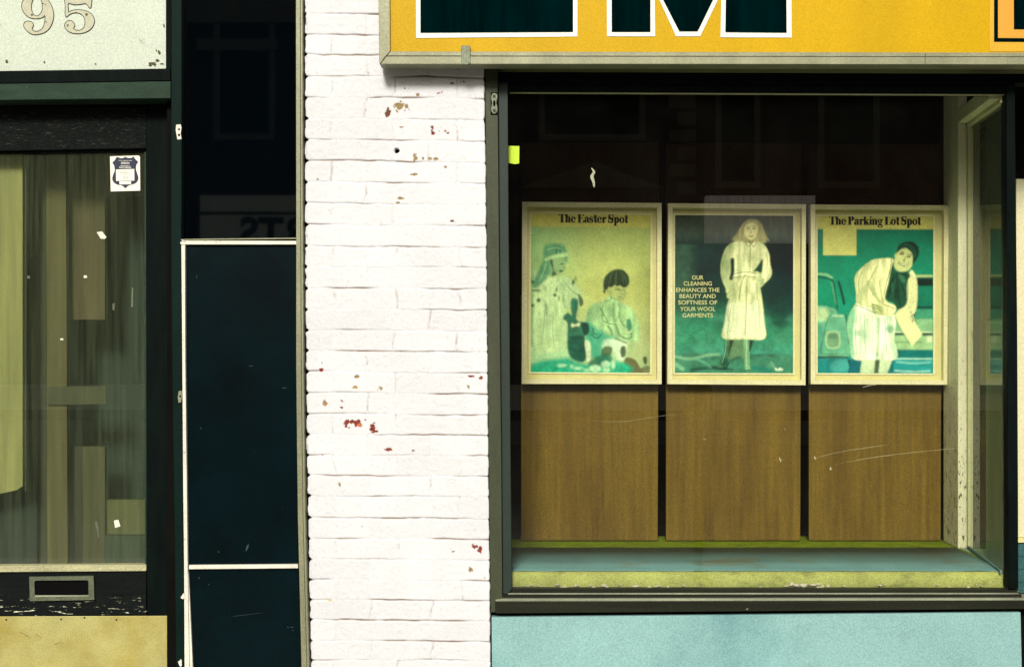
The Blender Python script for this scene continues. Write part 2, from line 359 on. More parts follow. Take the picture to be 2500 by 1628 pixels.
hgt = -.0046*jm*np.exp(-(np.abs(dist+.3)/1.9)**2.6)
fillv = np.clip((fbm(ny, nx, 45, 47, 2)-.38)*4, .15, 1)
hgt = np.minimum(hgt, -.0034*fillv*np.exp(-(vd/2.0)**2))
hgt = hgt+(fbm(ny, nx, 30, 51, 4)-.5)*.0018+(fbm(ny, nx, 5, 52, 3)-.5)*.0018
# each brick sits a little differently
bid = (idx*37+np.floor((XX-lean-np.where(idx % 2 == 0, 892, 806))/152).astype(int)*11+500) % 997
bo = np.random.default_rng(5).random(997); hgt += (bo[bid]-.5)*.0016
colr = np.empty((ny, nx, 3)); pw = np.array(A(241, 243, 247, .672)); colr[:] = pw
colr *= (1+(fbm(ny, nx, 90, 61, 3)-.5)*.10)[..., None]
tone = (bo[(bid*3) % 997]-.5)*.05; colr *= (1+tone)[..., None]
dirt = np.clip(jm-.25, 0, 1)*np.exp(-(np.abs(dist+.6)/1.5)**2)*np.clip((fbm(ny, nx, 9, 71, 3, 22)-.22)*3, 0, 1)
dirt = dirt+.35*fillv*np.exp(-(vd/1.6)**2)*np.clip((fbm(ny, nx, 8, 72, 3)-.5)*5, 0, 1)
spk = np.clip((fbm(ny, nx, 5, 73, 2)-.80)*10, 0, 1)*.35
dc = np.array(A(150, 118, 78, .55)); q = np.clip(dirt*1.5+spk*.5, 0, .92)[..., None]; colr = colr*(1-q)+dc*q
n1 = (fbm(ny, nx, 4.6, 81, 3)-.5)*1.6+.44
RED, TAN, BLK = A(150, 58, 32, .6), A(176, 150, 96, .55), A(30, 22, 14, .5)
chips = [(1121, 163, 11, 6, BLK, .42), (1122, 200, 10, 4, A(90, 40, 22), .42), (947, 276, 6, 13, A(95, 52, 28), .42), (978, 262, 15, 12, TAN, .44), (991, 270, 8, 4, A(90, 48, 25), .5),
         (1071, 228, 9, 7, A(120, 72, 42), .46), (1020, 230, 5, 6, TAN, .45), (994, 217, 6, 4, A(110, 75, 45), .5), (1051, 225, 4, 3, RED, .45), (1105, 205, 5, 4, TAN, .5),
         (1055, 318, 4, 10, A(110, 50, 25), .44), (1058, 325, 9, 4, A(110, 50, 25), .46), (1080, 321, 14, 3, TAN, .5), (1093, 325, 6, 3, RED, .5), (978, 311, 8, 4, TAN, .5),
         (1014, 386, 7, 9, TAN, .5), (1030, 387, 5, 3, A(120, 80, 45), .45), (1055, 388, 16, 4, TAN, .48), (1085, 408, 8, 4, TAN, .5), (1010, 426, 10, 3, TAN, .52),
         (776, 437, 3, 3, A(110, 70, 45), .3), (978, 485, 9, 3, TAN, .5), (972, 495, 6, 3, TAN, .5), (1104, 540, 4, 2, A(90, 50, 25), .3), (1019, 524, 12, 4, TAN, .55),
         (783, 901, 6, 6, RED, .36), (786, 887, 4, 3, RED, .45), (870, 919, 6, 4, TAN, .45), (881, 929, 6, 3, TAN, .45), (866, 947, 8, 4, A(150, 120, 70), .45), (924, 950, 10, 5, TAN, .55),
         (793, 984, 6, 8, A(150, 115, 75), .42), (836, 978, 5, 4, RED, .45), (832, 995, 4, 3, RED, .45), (932, 992, 3, 4, TAN, .45),
         (845, 1034, 16, 12, RED, .55), (858, 1032, 7, 9, RED, .48), (870, 1032, 10, 9, RED, .52), (897, 1024, 9, 5, RED, .46), (912, 1044, 9, 11, RED, .38), (884, 1040, 12, 9, A(170, 100, 70), .55),
         (838, 1042, 10, 6, RED, .55), (1150, 918, 8, 3, RED, .42), (1175, 923, 5, 4, RED, .42), (1144, 945, 3, 6, TAN, .5), (948, 1097, 9, 3, RED, .38), (914, 1052, 8, 4, RED, .42), (1009, 1100, 3, 2, RED, .4),
         (1165, 1062, 4, 3, RED, .42), (787, 1110, 5, 2, A(110, 70, 35), .4), (1156, 1334, 9, 6, RED, .40), (1173, 1342, 6, 8, RED, .5), (1107, 1345, 4, 3, RED, .42),
         (829, 1183, 4, 5, TAN, .48), (1069, 1250, 6, 4, TAN, .5), (1148, 1390, 7, 7, TAN, .55), (1184, 1411, 4, 3, TAN, .45), (800, 1464, 10, 4, A(190, 175, 130), .45), (884, 1285, 3, 2, TAN, .4)]
for i, (cx, cy, rx, ry, cc, th) in enumerate(chips):
    e = ((XX-cx)/(rx*1.25))**2+((YY-cy)/(ry*1.25))**2
    mk_ = np.clip((n1+.45*(1-e)*(e < 1)-.27-th)*14, 0, 1)*(e < 1)
    colr = colr*(1-mk_[..., None])+np.array(cc)*mk_[..., None]; hgt -= mk_*.0018
    rim = np.clip((n1+.5*(1-e)*(e < 1.6)-.15-th)*9, 0, 1)*(e < 1.6)*(1-mk_); hgt += rim*.0007
hole = ((XX-968.5)**2+(YY-368)**2) < 6.2**2
hgt[hole] = -.045; colr[hole] = (.01, .008, .006)
# ragged left edge, rounded at every course, and the straighter right edge
nb = np.exp(-(np.abs(dist)/3.6)**2)*(.5+.9*vnoise(ny, nx, 50, 95, 999))
L0 = np.interp(YY, [0, 600, 1100, 1628], [744, 744.5, 748.5, 759])+nb*6.5+(vnoise(ny, nx, 9, 91, 999)-.5)*3
R0 = np.interp(YY, [165, 500, 1050, 1628], [1182, 1187, 1192, 1198])-nb*1.5+(vnoise(ny, nx, 11, 92, 999)-.5)*2.2
e1 = np.clip((XX-L0)/2.2, 0, 1); e2 = np.clip((R0-XX)/2.0, 0, 1); ed = np.sqrt(1-(1-np.minimum(e1, e2))**2)*.6+.4
hgt = np.where(np.minimum(e1, e2) <= 0, -.075, hgt-(1-ed)*.010)
dk = (np.minimum(e1, e2) <= 0); colr[dk] = (.035, .028, .018)
ee = np.clip(1-np.minimum(e1, e2), 0, 1)*np.clip((n1-.4)*3, 0, 1)*.7
colr = colr*(1-ee[..., None])+np.array(A(175, 150, 110, .6))*ee[..., None]
Yd = D-hgt; V = np.stack([(XX-1250)*K*D, Yd, H-(YY-814)*K*D], -1).reshape(-1, 3)
org = np.array([(960-1250)*K*D, D, .14])
ii = np.arange(ny*nx).reshape(ny, nx); F = np.stack([ii[:-1, :-1], ii[1:, :-1], ii[1:, 1:], ii[:-1, 1:]], -1).reshape(-1, 4)
def grid_mesh(name, V, F, colr, org, m):
    me = bpy.data.meshes.new(name); V = V-org
    me.vertices.add(len(V)); me.vertices.foreach_set('co', V.astype(np.float32).ravel())
    me.loops.add(F.size); me.loops.foreach_set('vertex_index', F.astype(np.int32).ravel())
    me.polygons.add(len(F)); me.polygons.foreach_set('loop_start', np.arange(0, F.size, 4, dtype=np.int32))
    me.polygons.foreach_set('loop_total', np.full(len(F), 4, dtype=np.int32))
    me.update(calc_edges=True)
    at = me.color_attributes.new('paint', 'FLOAT_COLOR', 'POINT')
    c4 = np.ones((len(V), 4), np.float32); c4[:, :3] = colr.reshape(-1, 3); at.data.foreach_set('color', c4.ravel())
    me.materials.append(m); me.validate(); return me
M['brickp'] = mat('white_painted_brick', (.8, .8, .8), .65, .03, .06, 10, gs=420, bump=.35, spec=.3, attr='paint')
pier = thing('brick_pier', org, 'white painted brick pier with flaking paint between the door and the shop window', 'brick pier')
me = grid_mesh('brick_face', V, F, colr, org, M['brickp'])
o = bpy.data.objects.new('brick_face', me); COL.objects.link(o); o.parent = pier
me.polygons.foreach_set('use_smooth', [True]*len(me.polygons))
mb = MB(); mb.box((744-1250)*K*D, (1186-1250)*K*D, D+.035, D+.36, .14, 2.6); mb.mk('core', M['dark'], pier)
mb = MB(); mb.box((758-1250)*K*D, (1186-1250)*K*D, D+.004, D+.034, .14, .20); mb.mk('base_course', M['grey'], pier)
mb = MB(); disc(mb, 968.5, 368, 6.0, .0395, .043); mb.mk('drill_hole', M['black'], pier)

# ------------------------------------------------------------ metal corner strip
def strip(rows, d0, d1):
    mb = MB()
    for (y0, a0, b0), (y1, a1, b1) in zip(rows[:-1], rows[1:]): mb.px([(a0, y0), (b0, y0), (b1, y1), (a1, y1)], d0, d1)
    return mb
def ribbon(name, rows, d0, d1, m, parent=None, bevel=0):
    """one continuous bent bar: rows of (y, x left, x right) in photo pixels"""
    V, F = [], []
    for y, a, b in rows:
        p, q = P(a, y, d0), P(b, y, d0); V += [p, q, (q[0], D+d1, q[2]), (p[0], D+d1, p[2])]
    n = len(rows)
    for i in range(n-1):
        for k in range(4): F.append((4*i+k, 4*i+(k+1) % 4, 4*i+4+(k+1) % 4, 4*i+4+k))
    F.append((0, 1, 2, 3)); F.append((4*n-1, 4*n-2, 4*n-3, 4*n-4))
    o = mk(name, V, F, m, parent, bevel)
    bm = bmesh.new(); bm.from_mesh(o.data); bmesh.ops.recalc_face_normals(bm, faces=bm.faces); bm.to_mesh(o.data); bm.free(); return o
cs = thing('corner_strip', P(735, 1700, -.01), 'thin aged aluminium strip running down the left edge of the brick', 'metal strip')
rw = [(-120, 722, 733), (500, 723, 733.5), (900, 723, 735.5), (1260, 727, 739.5), (1628, 736, 749), (1700, 738, 752)]
ribbon('flat', rw, -.012, .03, M['trimAl'], cs, .0012)
ribbon('lip', [(y, b+.6, b+5.5) for y, a, b in rw], -.017, .03, M['trimAl'], cs, .001)

# ------------------------------------------------------------ black glass panel and navy panels
gp = MB().px([(444, -130), (722.5, -130), (723, 583), (446, 586)], .045, .07).mk('glass_panel', M['vit'])
tag(gp, 'glossy black glass panel above the white strip, mirroring a sign across the street', 'glass panel')
mb = MB().px([(451, 597.5), (723, 598), (723, 900), (727, 1376), (458.5, 1378)], .018, .07)
o = mb.mk('panel', M['lower']); tag(o, 'tall dark navy panel framed by thin white strips beside the door', 'panel')
mb = MB().px([(460, 1390), (727.5, 1388.5), (736, 1628), (738, 1720), (474, 1720), (470, 1628)], .018, .07)
o = mb.mk('panel', M['lower']); tag(o, 'dark navy panel below the lower white strip, at the foot of the wall', 'panel')
for p_, marks in ((bpy.data.objects['panel'], [(480, 676, .8, 5, 0), (613, 893, 7, 1, 0), (693, 947, 8, 1.2, .1), (604, 1335, 3, 12, .35), (534, 1346, 1.5, 3, 0), (490, 1045, 1.5, 2, 0), (620, 1100, 1.2, 1, 0), (560, 1180, 1.2, 1, 0), (690, 1240, 1, 1, 0)]),
                  (bpy.data.objects['panel.001'], [(486, 1410, 1.5, 3, 0), (510, 1426, 1.5, 2, 0), (712, 1530, 5, 1, .1), (703, 1530, 3, 1.2, .2), (715, 1538, 3, 1.2, .4), (560, 1490, 1, 1, 0), (600, 1500, 40, .5, -.12)])):
    for i, (x, y, rx, ry, an) in enumerate(marks): mb = MB(); blob(mb, x, y, rx, ry, .0172, .0178, 8, i, an); mb.mk('scuff', M['scuffm'], p_)
mb = MB().px([(446, 583.5), (723, 580.5), (723, 583.2), (446, 586.2)], .034, .0445); o = mb.mk('ledge', M['trimAl']); tag(o, 'thin bright metal ledge at the bottom edge of the black glass', 'metal strip')
mb = MB().px([(440, 590), (446, 587.7), (724, 588), (724, 597), (446, 597), (440, 596)], .004, .05)
o = mb.mk('trim_strip', M['white'], bevel=.0012); tag(o, 'upper horizontal white strip between black glass and navy panel', 'trim strip')
mb = MB().px([(461, 1379), (727, 1376.8), (728, 1386.5), (461, 1389)], .006, .05)
o = mb.mk('trim_strip', M['white'], bevel=.0012); tag(o, 'lower horizontal white strip between the two navy panels', 'trim strip')
o = ribbon('trim_strip', [(597.8, 442.5, 451.8), (760, 444, 452), (900, 445, 452.6), (1180, 447, 456), (1378, 449.3, 458), (1628, 450.5, 462), (1700, 451, 463)], .000, .05, M['white'], None, .001)
tag(o, 'long vertical white strip along the left side of the navy panels', 'trim strip')
o = ribbon('loose_strip', [(1395, 458.6, 460), (1500, 460, 465), (1628, 462.6, 470.5), (1700, 463.6, 473)], .006, .05, M['white'], None, .001)
tag(o, 'second white strip splaying away from the vertical one near the ground', 'trim strip')
mb = MB().px([(441, 584), (449, 586), (452, 589.5), (446, 588)], .0, .004); o = mb.mk('bent_clip', M['white']); tag(o, 'tiny bent white clip at the top corner of the vertical strip', 'clip')

# ------------------------------------------------------------ door frame, transom, door
df = thing('door_frame', P(435, 1700, .0), 'dark teal painted frame round the left doorway with its transom bar', 'door frame')
ribbon('jamb', [(-120, 418, 443.5), (500, 417.5, 443.5), (585, 417.5, 442), (900, 420, 444.6), (1300, 426, 447), (1628, 430, 450.2), (1700, 431, 451)], .005, .20, M['jamb'], df, .002)
mb = MB().px([(-130, 207), (0, 205.5), (416.5, 199), (416.5, 240.5), (0, 245), (-130, 246.5)], .02, .16); mb.mk('transom_bar', M['bar'], df, .002)
mb = MB().px([(-130, 176.5), (0, 174.5), (405, 168.5), (416, 168.4), (416, 197), (0, 204), (-130, 206)], .06, .16); mb.mk('transom_rail', M['door'], df, .001)
mb = MB().rect(405.5, -120, 417, 168, .06, .16); mb.mk('transom_stile', M['door'], df)
mb = MB().px([(430, 305), (441, 304), (443, 312), (441, 326), (443, 340), (433, 341), (431, 330), (429, 318)], .0015, .0045); latch = mb.mk('latch_plate', M['white'], df)
mb = MB(); disc(mb, 437, 316, 2.6, .0008, .0012); disc(mb, 437, 330, 3, .0008, .0012); mb.mk('screw_hole', M['black'], latch)
mb = MB().px([(436, 955), (443, 953), (444.5, 965), (442, 981), (436, 983), (434, 970)], .0015, .0045); l2 = mb.mk('strike_plate', M['trimAl'], df)
mb = MB(); disc(mb, 440, 967, 2.4, .0008, .0012); mb.mk('screw_hole', M['black'], l2)
mb = MB(); blob(mb, 447, 1455, 6, 8, -.002, -.0005, seed=3); blob(mb, 440, 1618, 6, 12, .0, .004, seed=4); mb.mk('flaking_paint', M['white'], df)

tw = thing('transom_window', P(200, 172, .08), 'pale back-painted transom glass with the outlined numerals 95 above the left door', 'transom window')
MB().px([(-130, -120), (405, -120), (405, 168), (0, 174), (-130, 176)], .085, .10).mk('pane', M['transom'], tw)
s = 1/3.875; cv = lambda L: [(x*s, y*s) for x, y in L]
n9 = cat([(270, -34), (340, -44), (410, -30), (468, 20), (500, 90), (508, 145), (500, 200), (478, 255), (440, 298), (390, 322), (320, 330), (265, 305), (230, 265), (224, 232), (244, 207), (280, 203), (308, 217), (316, 243), (306, 268), (312, 290), (342, 299), (378, 290), (406, 260), (420, 220), (426, 152), (402, 168), (350, 180), (285, 172), (238, 138), (210, 92), (206, 40), (228, -5)])
h9 = cat([(348, -22), (385, 0), (400, 55), (394, 110), (360, 150), (322, 142), (300, 100), (298, 45), (315, -5)])
n5 = cat([(615, -50), (616, 60), (617, 150), (635, 161), (655, 142), (692, 127), (735, 125), (775, 143), (798, 175), (804, 215), (796, 255), (775, 280), (745, 290), (712, 284), (695, 270), (706, 250), (703, 225), (685, 204), (655, 196), (625, 210), (611, 242), (625, 280), (662, 308), (720, 321), (790, 314), (850, 285), (885, 240), (893, 190), (872, 142), (830, 112), (780, 98), (720, 95), (672, 106), (648, 118), (646, 80), (648, 36), (700, 47), (765, 44), (812, 38), (845, 77), (862, 68), (868, 10), (870, -45), (830, -30), (700, -38)], 4)
for loops in ([n9, h9], [n5]):
    o = filled('numeral', [cv(l) for l in loops], .0835, M['digit'], tw)
    wire('outline', [cv(l) for l in loops], .0828, M['line'], o, .0011)
mb = MB()
for i, (x, y, rx, ry) in enumerate([(372, 155, 12, 3), (384, 148, 5, 4), (388, 128, 4, 6), (366, 159, 5, 2.5), (396, 156, 6, 1.5), (378, 160, 3, 2), (381, 124, 1.5, 3),
        (211, 36, 3.5, 4), (185, 31, 2, 2), (165, 62, 2.6, 3), (112, 54, 2, 2), (78, 37, 3, 2.5), (104, 9, 3, 2), (110, 12, 1.5, 2), (233, 156, 2.5, 1.5), (108, 152, 2, 3), (16, 150, 3, 5), (400, 62, 2, 5)]):
    blob(mb, x, y, rx, ry, .0818, .0822, 8, i)
mb.mk('rust_spots', mat('rust_spots', A(96, 92, 50, .6), .8), tw)

dd_ = .12
dr = thing('entrance_door', P(200, 1700, dd_), 'black-green wooden door with large dusty glass pane, mail slot and yellow kick plate', 'door')
MB().px([(357, 262), (420, 262), (434, 1700), (364, 1700), (357.5, 1380)], dd_, dd_+.045).mk('stile', M['door'], dr, .0015)
MB().px([(-130, 262), (356.7, 262), (356.7, 362), (-130, 370)], dd_+.002, dd_+.045).mk('top_rail', M['toprail'], dr, .0015)
MB().px([(-130, 371), (356.7, 363), (356.7, 370), (-130, 377)], dd_+.018, dd_+.045).mk('glazing_stop', M['door'], dr)
MB().px([(-130, 1399), (0, 1397), (357, 1394), (357, 1700), (-130, 1700)], dd_+.001, dd_+.045).mk('bottom_rail', M['doorwood'], dr, .0015)
MB().px([(-130, 1381), (357, 1378), (357, 1393.3), (0, 1396), (-130, 1398)], dd_-.008, dd_+.03).mk('glazing_bead', mat('weathered_bead', A(196, 194, 150, .66), .7, .25, .2, 14, stretch=(.4, 1, 3), col2=A(60, 60, 40), thr=.66, soft=.03, s2=30, st2=(.25, 1, 3)), dr, .0015)
MB().px([(352.5, 372), (356.5, 371), (357.5, 1378), (354, 1378)], dd_+.004, dd_+.03).mk('side_bead', M['bar'], dr)
MB().px([(-130, 374), (353, 368), (354, 1379), (-130, 1381)], dd_+.026, dd_+.031).mk('pane', M['doorglass'], dr)
# mail slot
fo = [(72, 1407), (229, 1404.5), (231, 1463), (74, 1466)]; fi = cat([(86, 1416.5), (216, 1415.5), (217, 1452), (87, 1452.5)], 1)
ms = filled('mail_slot', [fo, [(84.5, 1419), (88, 1416), (213, 1415), (216.5, 1418), (217, 1449), (213.5, 1452.5), (89, 1453), (85.5, 1450)]], dd_-.006, M['metal'], dr, .004)
MB().rect(82, 1413, 219, 1455, dd_-.0012, dd_-.0004).mk('flap', M['black'], ms)
MB().px([(86, 1452.5), (215, 1452), (217, 1455.5), (85, 1456.5)], dd_-.0125, dd_-.009).mk('lower_lip', M['sillhi'], ms)
kp = MB().px([(-130, 1505), (0, 1504), (428, 1502.5), (432, 1700), (-130, 1700)], dd_-.004, dd_-.0005).mk('kick_plate', M['kick'], dr, .0006)
for x, y in [(15, 1512), (149, 1511), (206, 1507), (284, 1512), (421, 1512), (423, 1588), (-60, 1512)]:
    mb = MB(); disc(mb, x, y, 2.3, dd_-.006, dd_-.0042, 10); mb.mk('screw', M['line'], kp)
for (x, y, a_, l, wd) in [(60, 1548, .5, 28, .45), (95, 1500+52, .5, 18, .4), (140, 1570, -.35, 17, .45), (75, 1536, -1.1, 10, .4)]:
    c_, s_ = math.cos(a_), math.sin(a_); mb = MB().px([(x-l/2*c_, y-l/2*s_-wd), (x+l/2*c_, y+l/2*s_-wd), (x+l/2*c_, y+l/2*s_+wd), (x-l/2*c_, y-l/2*s_+wd)], dd_-.0046, dd_-.0042); mb.mk('scratch', M['line'], kp)
# sticker
sc_ = 1/14.76; sp = lambda L: [(255+x*sc_, 370+y*sc_) for x, y in L]
stk = MB().px(sp([(200, 178), (1215, 148), (1255, 165), (1278, 200), (1290, 1415), (225, 1442)]), dd_+.0245, dd_+.0255).mk('sticker', M['signwhite'], dr)
stk['label'] = 'white sticker with a navy police shield on the door glass'
M['navy'] = mat('shield_navy', A(8, 22, 58, .8), .4, .05, .05)
shp = cat([(450, 205), (600, 245), (700, 225), (752, 192), (800, 222), (900, 238), (985, 225), (1045, 190), (1120, 285), (1210, 380), (1160, 460), (1135, 560), (1140, 660), (1175, 780), (1215, 900), (1220, 980), (1190, 1070), (1130, 1140), (1000, 1190), (900, 1215), (820, 1265), (752, 1330), (690, 1270), (610, 1220), (500, 1205), (400, 1165), (320, 1095), (285, 1010), (288, 930), (330, 800), (370, 690), (365, 590), (345, 500), (290, 405), (370, 320)], 3)
sd = filled('shield', [sp(shp)], dd_+.0240, M['navy'], stk, .0003)
MB().px(sp([(412, 652), (1075, 632), (1080, 1050), (418, 1065)]), dd_+.0232, dd_+.0236).mk('shield_label', M['signwhite'], stk)
MB().px(sp([(535, 1078), (960, 1070), (962, 1182), (540, 1192)]), dd_+.0232, dd_+.0236).mk('shield_tab', M['signwhite'], stk)
q = lambda cx, by, w_, h_: (255+cx*sc_, 370+by*sc_, w_*sc_, h_*sc_)
text('shield_lettering', [('We are supported by the', *q(750, 340, 480, 26)), ('ARIZONA', *q(748, 452, 310, 66)), ('Department of', *q(750, 528, 330, 34)), ('POLICE SERVICE', *q(748, 605, 430, 52))], dd_+.0230, M['signwhite'], stk, .02)
text('label_lettering', [('EMERGENCY', *q(735, 775, 340, 40)), ('TELEPHONE', *q(745, 840, 210, 28)), ('911', *q(755, 975, 150, 68))], dd_+.0228, M['line'], stk)
# paper scraps and tape on the door pane
for i, pts in enumerate([[(236, 567), (249, 565), (260, 579), (256, 583.5), (246, 583)], [(204, 673), (211, 672), (213, 678), (205, 679)], [(147, 826), (154, 826), (155, 830), (147, 830)],
        [(278, 1270), (289, 1268), (294, 1284), (281, 1288)], [(232, 1275), (236, 1272), (241, 1288), (243, 1310), (239, 1312), (235, 1292)], [(274, 741), (281, 740), (279, 758), (275, 757)], [(66, 674), (72, 673), (73, 680), (67, 680)], [(322, 702), (325, 702), (325, 750), (320, 750)]]):
    MB().px(pts, dd_+.0250, dd_+.0256).mk('paper_scrap', M['scrap'] if i in (0, 1, 2, 3) else M['metal'], dr)

# vestibule behind the door glass
vb = thing('vestibule', P(200, 1700, .6), 'dim hallway with brown boards behind the left door glass', 'hallway')  # pale and dark bands behind the glass, built as coloured boards
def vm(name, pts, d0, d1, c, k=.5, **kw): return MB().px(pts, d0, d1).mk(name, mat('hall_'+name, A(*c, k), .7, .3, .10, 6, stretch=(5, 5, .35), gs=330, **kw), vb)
vm('pale_board', [(-160, 330), (55, 330), (55, 1186), (40, 1196), (-160, 1240)], .22, .24, (186, 176, 112), .48)
vm('board_edge', [(56, 330), (64, 330), (64, 1200), (56, 1195)], .24, .26, (60, 66, 48))
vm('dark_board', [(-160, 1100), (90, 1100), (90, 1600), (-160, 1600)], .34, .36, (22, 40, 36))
vm('door_casing', [(112, 300), (160, 300), (166, 1600), (116, 1600)], .34, .37, (112, 98, 58), .5)
vm('dark_casing', [(60, 300), (111, 300), (115, 1600), (60, 1600)], .37, .39, (62, 58, 40), .6)
vm('brown_panel', [(161, 300), (256, 300), (256, 780), (161, 780)], .40, .42, (98, 82, 52), .55)
vm('lower_panel', [(167, 1090), (200, 1090), (200, 1600), (167, 1600)], .40, .42, (60, 56, 40), .55)
vm('newel', [(201, 1090), (256, 1090), (256, 1600), (201, 1600)], .38, .41, (92, 84, 54), .5)
vm('rail', [(116, 944), (258, 942), (258, 986), (116, 988)], .33, .339, (80, 76, 48), .5)
vm('step_riser', [(257, 1220), (420, 1220), (420, 1306), (257, 1306)], .40, .43, (112, 108, 68), .5)
vm('lower_riser', [(257, 1307), (420, 1307), (420, 1600), (257, 1600)], .36, .43, (60, 72, 56), .6)
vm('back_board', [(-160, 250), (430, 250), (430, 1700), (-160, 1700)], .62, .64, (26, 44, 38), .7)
vm('high_panel', [(257, 300), (420, 300), (420, 480), (257, 480)], .40, .42, (74, 70, 42), .5)
mb = MB(); mb.box(X(430, .2), X(744, .0), D+.071, D+.8, .14, 2.64); mb.mk('side_wall', M['dark'], vb)
mb = MB(); mb.box(-2.6, X(430, .2), D+.165, D+.66, 2.35, 2.4); mb.mk('ceiling', M['dark'], vb)

# ------------------------------------------------------------ shop sign
sg = thing('shop_sign', P(1700, 157, -.10), 'long yellow shop sign with black letters and grey metal frame above the window', 'shop sign')
f0, f1 = -.100, -.02
MB().px([(930, -330), (2700, -330), (2700, 140), (930, 140)], f0+.012, f1).mk('sign_face', M['yellow'], sg)
MB().px([(922.5, -340), (951.5, -340), (952, 0), (952.5, 125.5), (936, 145), (928, 157.5), (926, 155), (924, 0)], f0, f1-.001).mk('side_frame', M['trimAl'], sg, .0015)
MB().px([(953, 126), (2700, 129.5), (2700, 139.5), (944, 137)], f0, f1-.001).mk('lower_frame', M['trimAl'], sg, .0015)
MB().px([(943, 138), (2700, 140.3), (2700, 158.5), (1600, 157), (929, 157.2)], f0-.004, f1+.002).mk('frame_flange', M['trimAl'], sg, .0015)
MB().px([(2258.4, 130.5), (2260, 130.5), (2259, 157), (2257.6, 157)], f0-.0046, f0-.0036).mk('seam', M['line'], sg)
MB().px([(1125.5, 112), (1148, 112), (1148.5, 154), (1143, 158.5), (1126.5, 158)], f0-.009, f0+.01).mk('clip', M['metal'], sg, .0012)
fw, fb = f0+.0105, f0+.0095
def letter(outer, inner):
    o = filled('letter', outer, fw, M['signwhite'], sg, .0008)
    filled('letter_fill', inner, fb-.0012, M['signblack'], o, .0008)
letter([[(1014, -320), (1130, -320), (1130, -64), (1409.6, -64), (1409.6, 90), (1016, 93.5)]], [[(1026, -308), (1118, -308), (1118, -52), (1399, -52), (1399, 78.5), (1026.5, 80.5)]])
letter([[(1480, -320), (1600, -320), (1680.5, -110), (1758, -320), (1930, -320), (1932.6, 92.5), (1759, 92), (1761, 0), (1762, -25), (1754, -3), (1709.5, 89.5), (1650.5, 89.5), (1608, -3), (1598, -25), (1599.5, 89.5), (1482, 89.5)]],
       [[(1492, -308), (1592, -308), (1680.5, -80), (1766, -308), (1918, -308), (1920.5, 80.5), (1771, 79), (1772, 0), (1772, -60), (1741, 0), (1703.5, 77), (1658.5, 77), (1619, 0), (1588, -60), (1588, 78.5), (1493.5, 78.5)]])
MB().px([(2416, -330), (2690, -330), (2690, 126.5), (2416, 126.5)], fw, fw+.001).mk('side_field', mat('sign_pale_yellow', A(232, 182, 40, .7), .35, .05, .08), sg)
bx = filled('box_emblem', [[(2427, -300), (2600, -300), (2600, 103.5), (2427, 102.5)]], fb, M['signblack'], sg, .0006)
filled('emblem_field', [[(2436.5, -290), (2590, -290), (2590, 94.5), (2436.5, 93.5)]], fb-.0014, M['orange'], bx, .0006)
filled('emblem_stroke', [[(2475, -260), (2550, -260), (2550, 72.5), (2475.5, 72)]], fb-.0030, M['signblack'], bx, .0006)

# ------------------------------------------------------------ shop window
sw = thing('shop_window', P(1850, 1494, .03), 'large shop display window with dark olive metal frame and glass side return', 'shop window')
ribbon('outer_jamb', [(159, 1184, 1215), (600, 1188, 1218.5), (1100, 1193, 1224), (1463, 1197, 1226.5), (1494, 1198, 1226.5)], .012, .34, M['winframe'], sw, .002)
ribbon('inner_jamb', [(176, 1216.5, 1239.5), (600, 1219.5, 1242), (1100, 1225, 1246.5), (1437, 1227.5, 1249.5), (1450, 1227.5, 1240)], .030, .34, M['wininner'], sw, .002)
MB().px([(1216, 176), (2600, 181), (2600, 203), (1216, 200)], .02, .10).mk('head', M['door'], sw, .0015)
MB().px([(1240, 200.5), (2458, 204), (2458, 229.5), (1240, 224.5)], .040, .10).mk('head_rail', M['door'], sw, .0015)
MB().px([(1245, 225.6), (2452, 230.6), (2452, 232.4), (1245, 226.6)], .052, .07).mk('head_bead', mat('worn_head_bead', A(200, 200, 160), .4, .3, .2, 12, stretch=(.3, 1, 1)), sw)
mb = MB(); zt = P(0, 162, .05)[2]; mb.box(X(1184, 0), 1.95, D-.017, D+.34, zt+.012, zt+.04); mb.mk('soffit', mat('soffit_board', A(130, 128, 90, .5), .7, .2, .2, 6), sw)
MB().px([(1242, 1436.5), (2486, 1438), (2488, 1447), (1242, 1447.5)], .040, .075).mk('glazing_bead', M['sill'], sw, .0012)
MB().px([(1240, 1447.7), (2488, 1447.3), (2488, 1450.5), (1240, 1451)], .030, .075).mk('bead_edge', M['sillhi'], sw, .001)
MB().px([(1228, 1451.3), (2494.5, 1450.8), (2494.5, 1459.8), (1228, 1461)], .022, .085).mk('sill_riser', M['sill'], sw)
MB().px([(1210, 1463.5), (1226, 1461.3), (2496, 1460), (2620, 1460), (2620, 1464.5), (1210, 1467.3)], .004, .085).mk('sill_edge', M['sillhi'], sw, .001)
MB().px([(1209, 1467.5), (2460, 1465), (2620, 1464.8), (2620, 1485), (2450, 1486.3), (1850, 1491.5), (1209, 1497)], .002, .085).mk('sill', M['sill'], sw, .002)
ribbon('corner_post', [(200, 2458, 2478), (437, 2458, 2480), (800, 2459.5, 2484), (1200, 2461.5, 2486), (1437, 2462.5, 2486.5)], .028, .085, M['door'], sw, .002)
ribbon('post_edge', [(232, 2455, 2457.6), (437, 2455.4, 2457.7), (1200, 2459, 2461.2), (1437, 2460, 2462.2)], .045, .075, mat('worn_post_edge', A(120, 125, 85, .6), .4, .4, .2, 8, stretch=(1, 1, .2)), sw)
pn = MB().px([(1238, 224), (2458, 229), (2462, 1440), (1246, 1440)], .062, .067).mk('pane', M['glass'], sw)
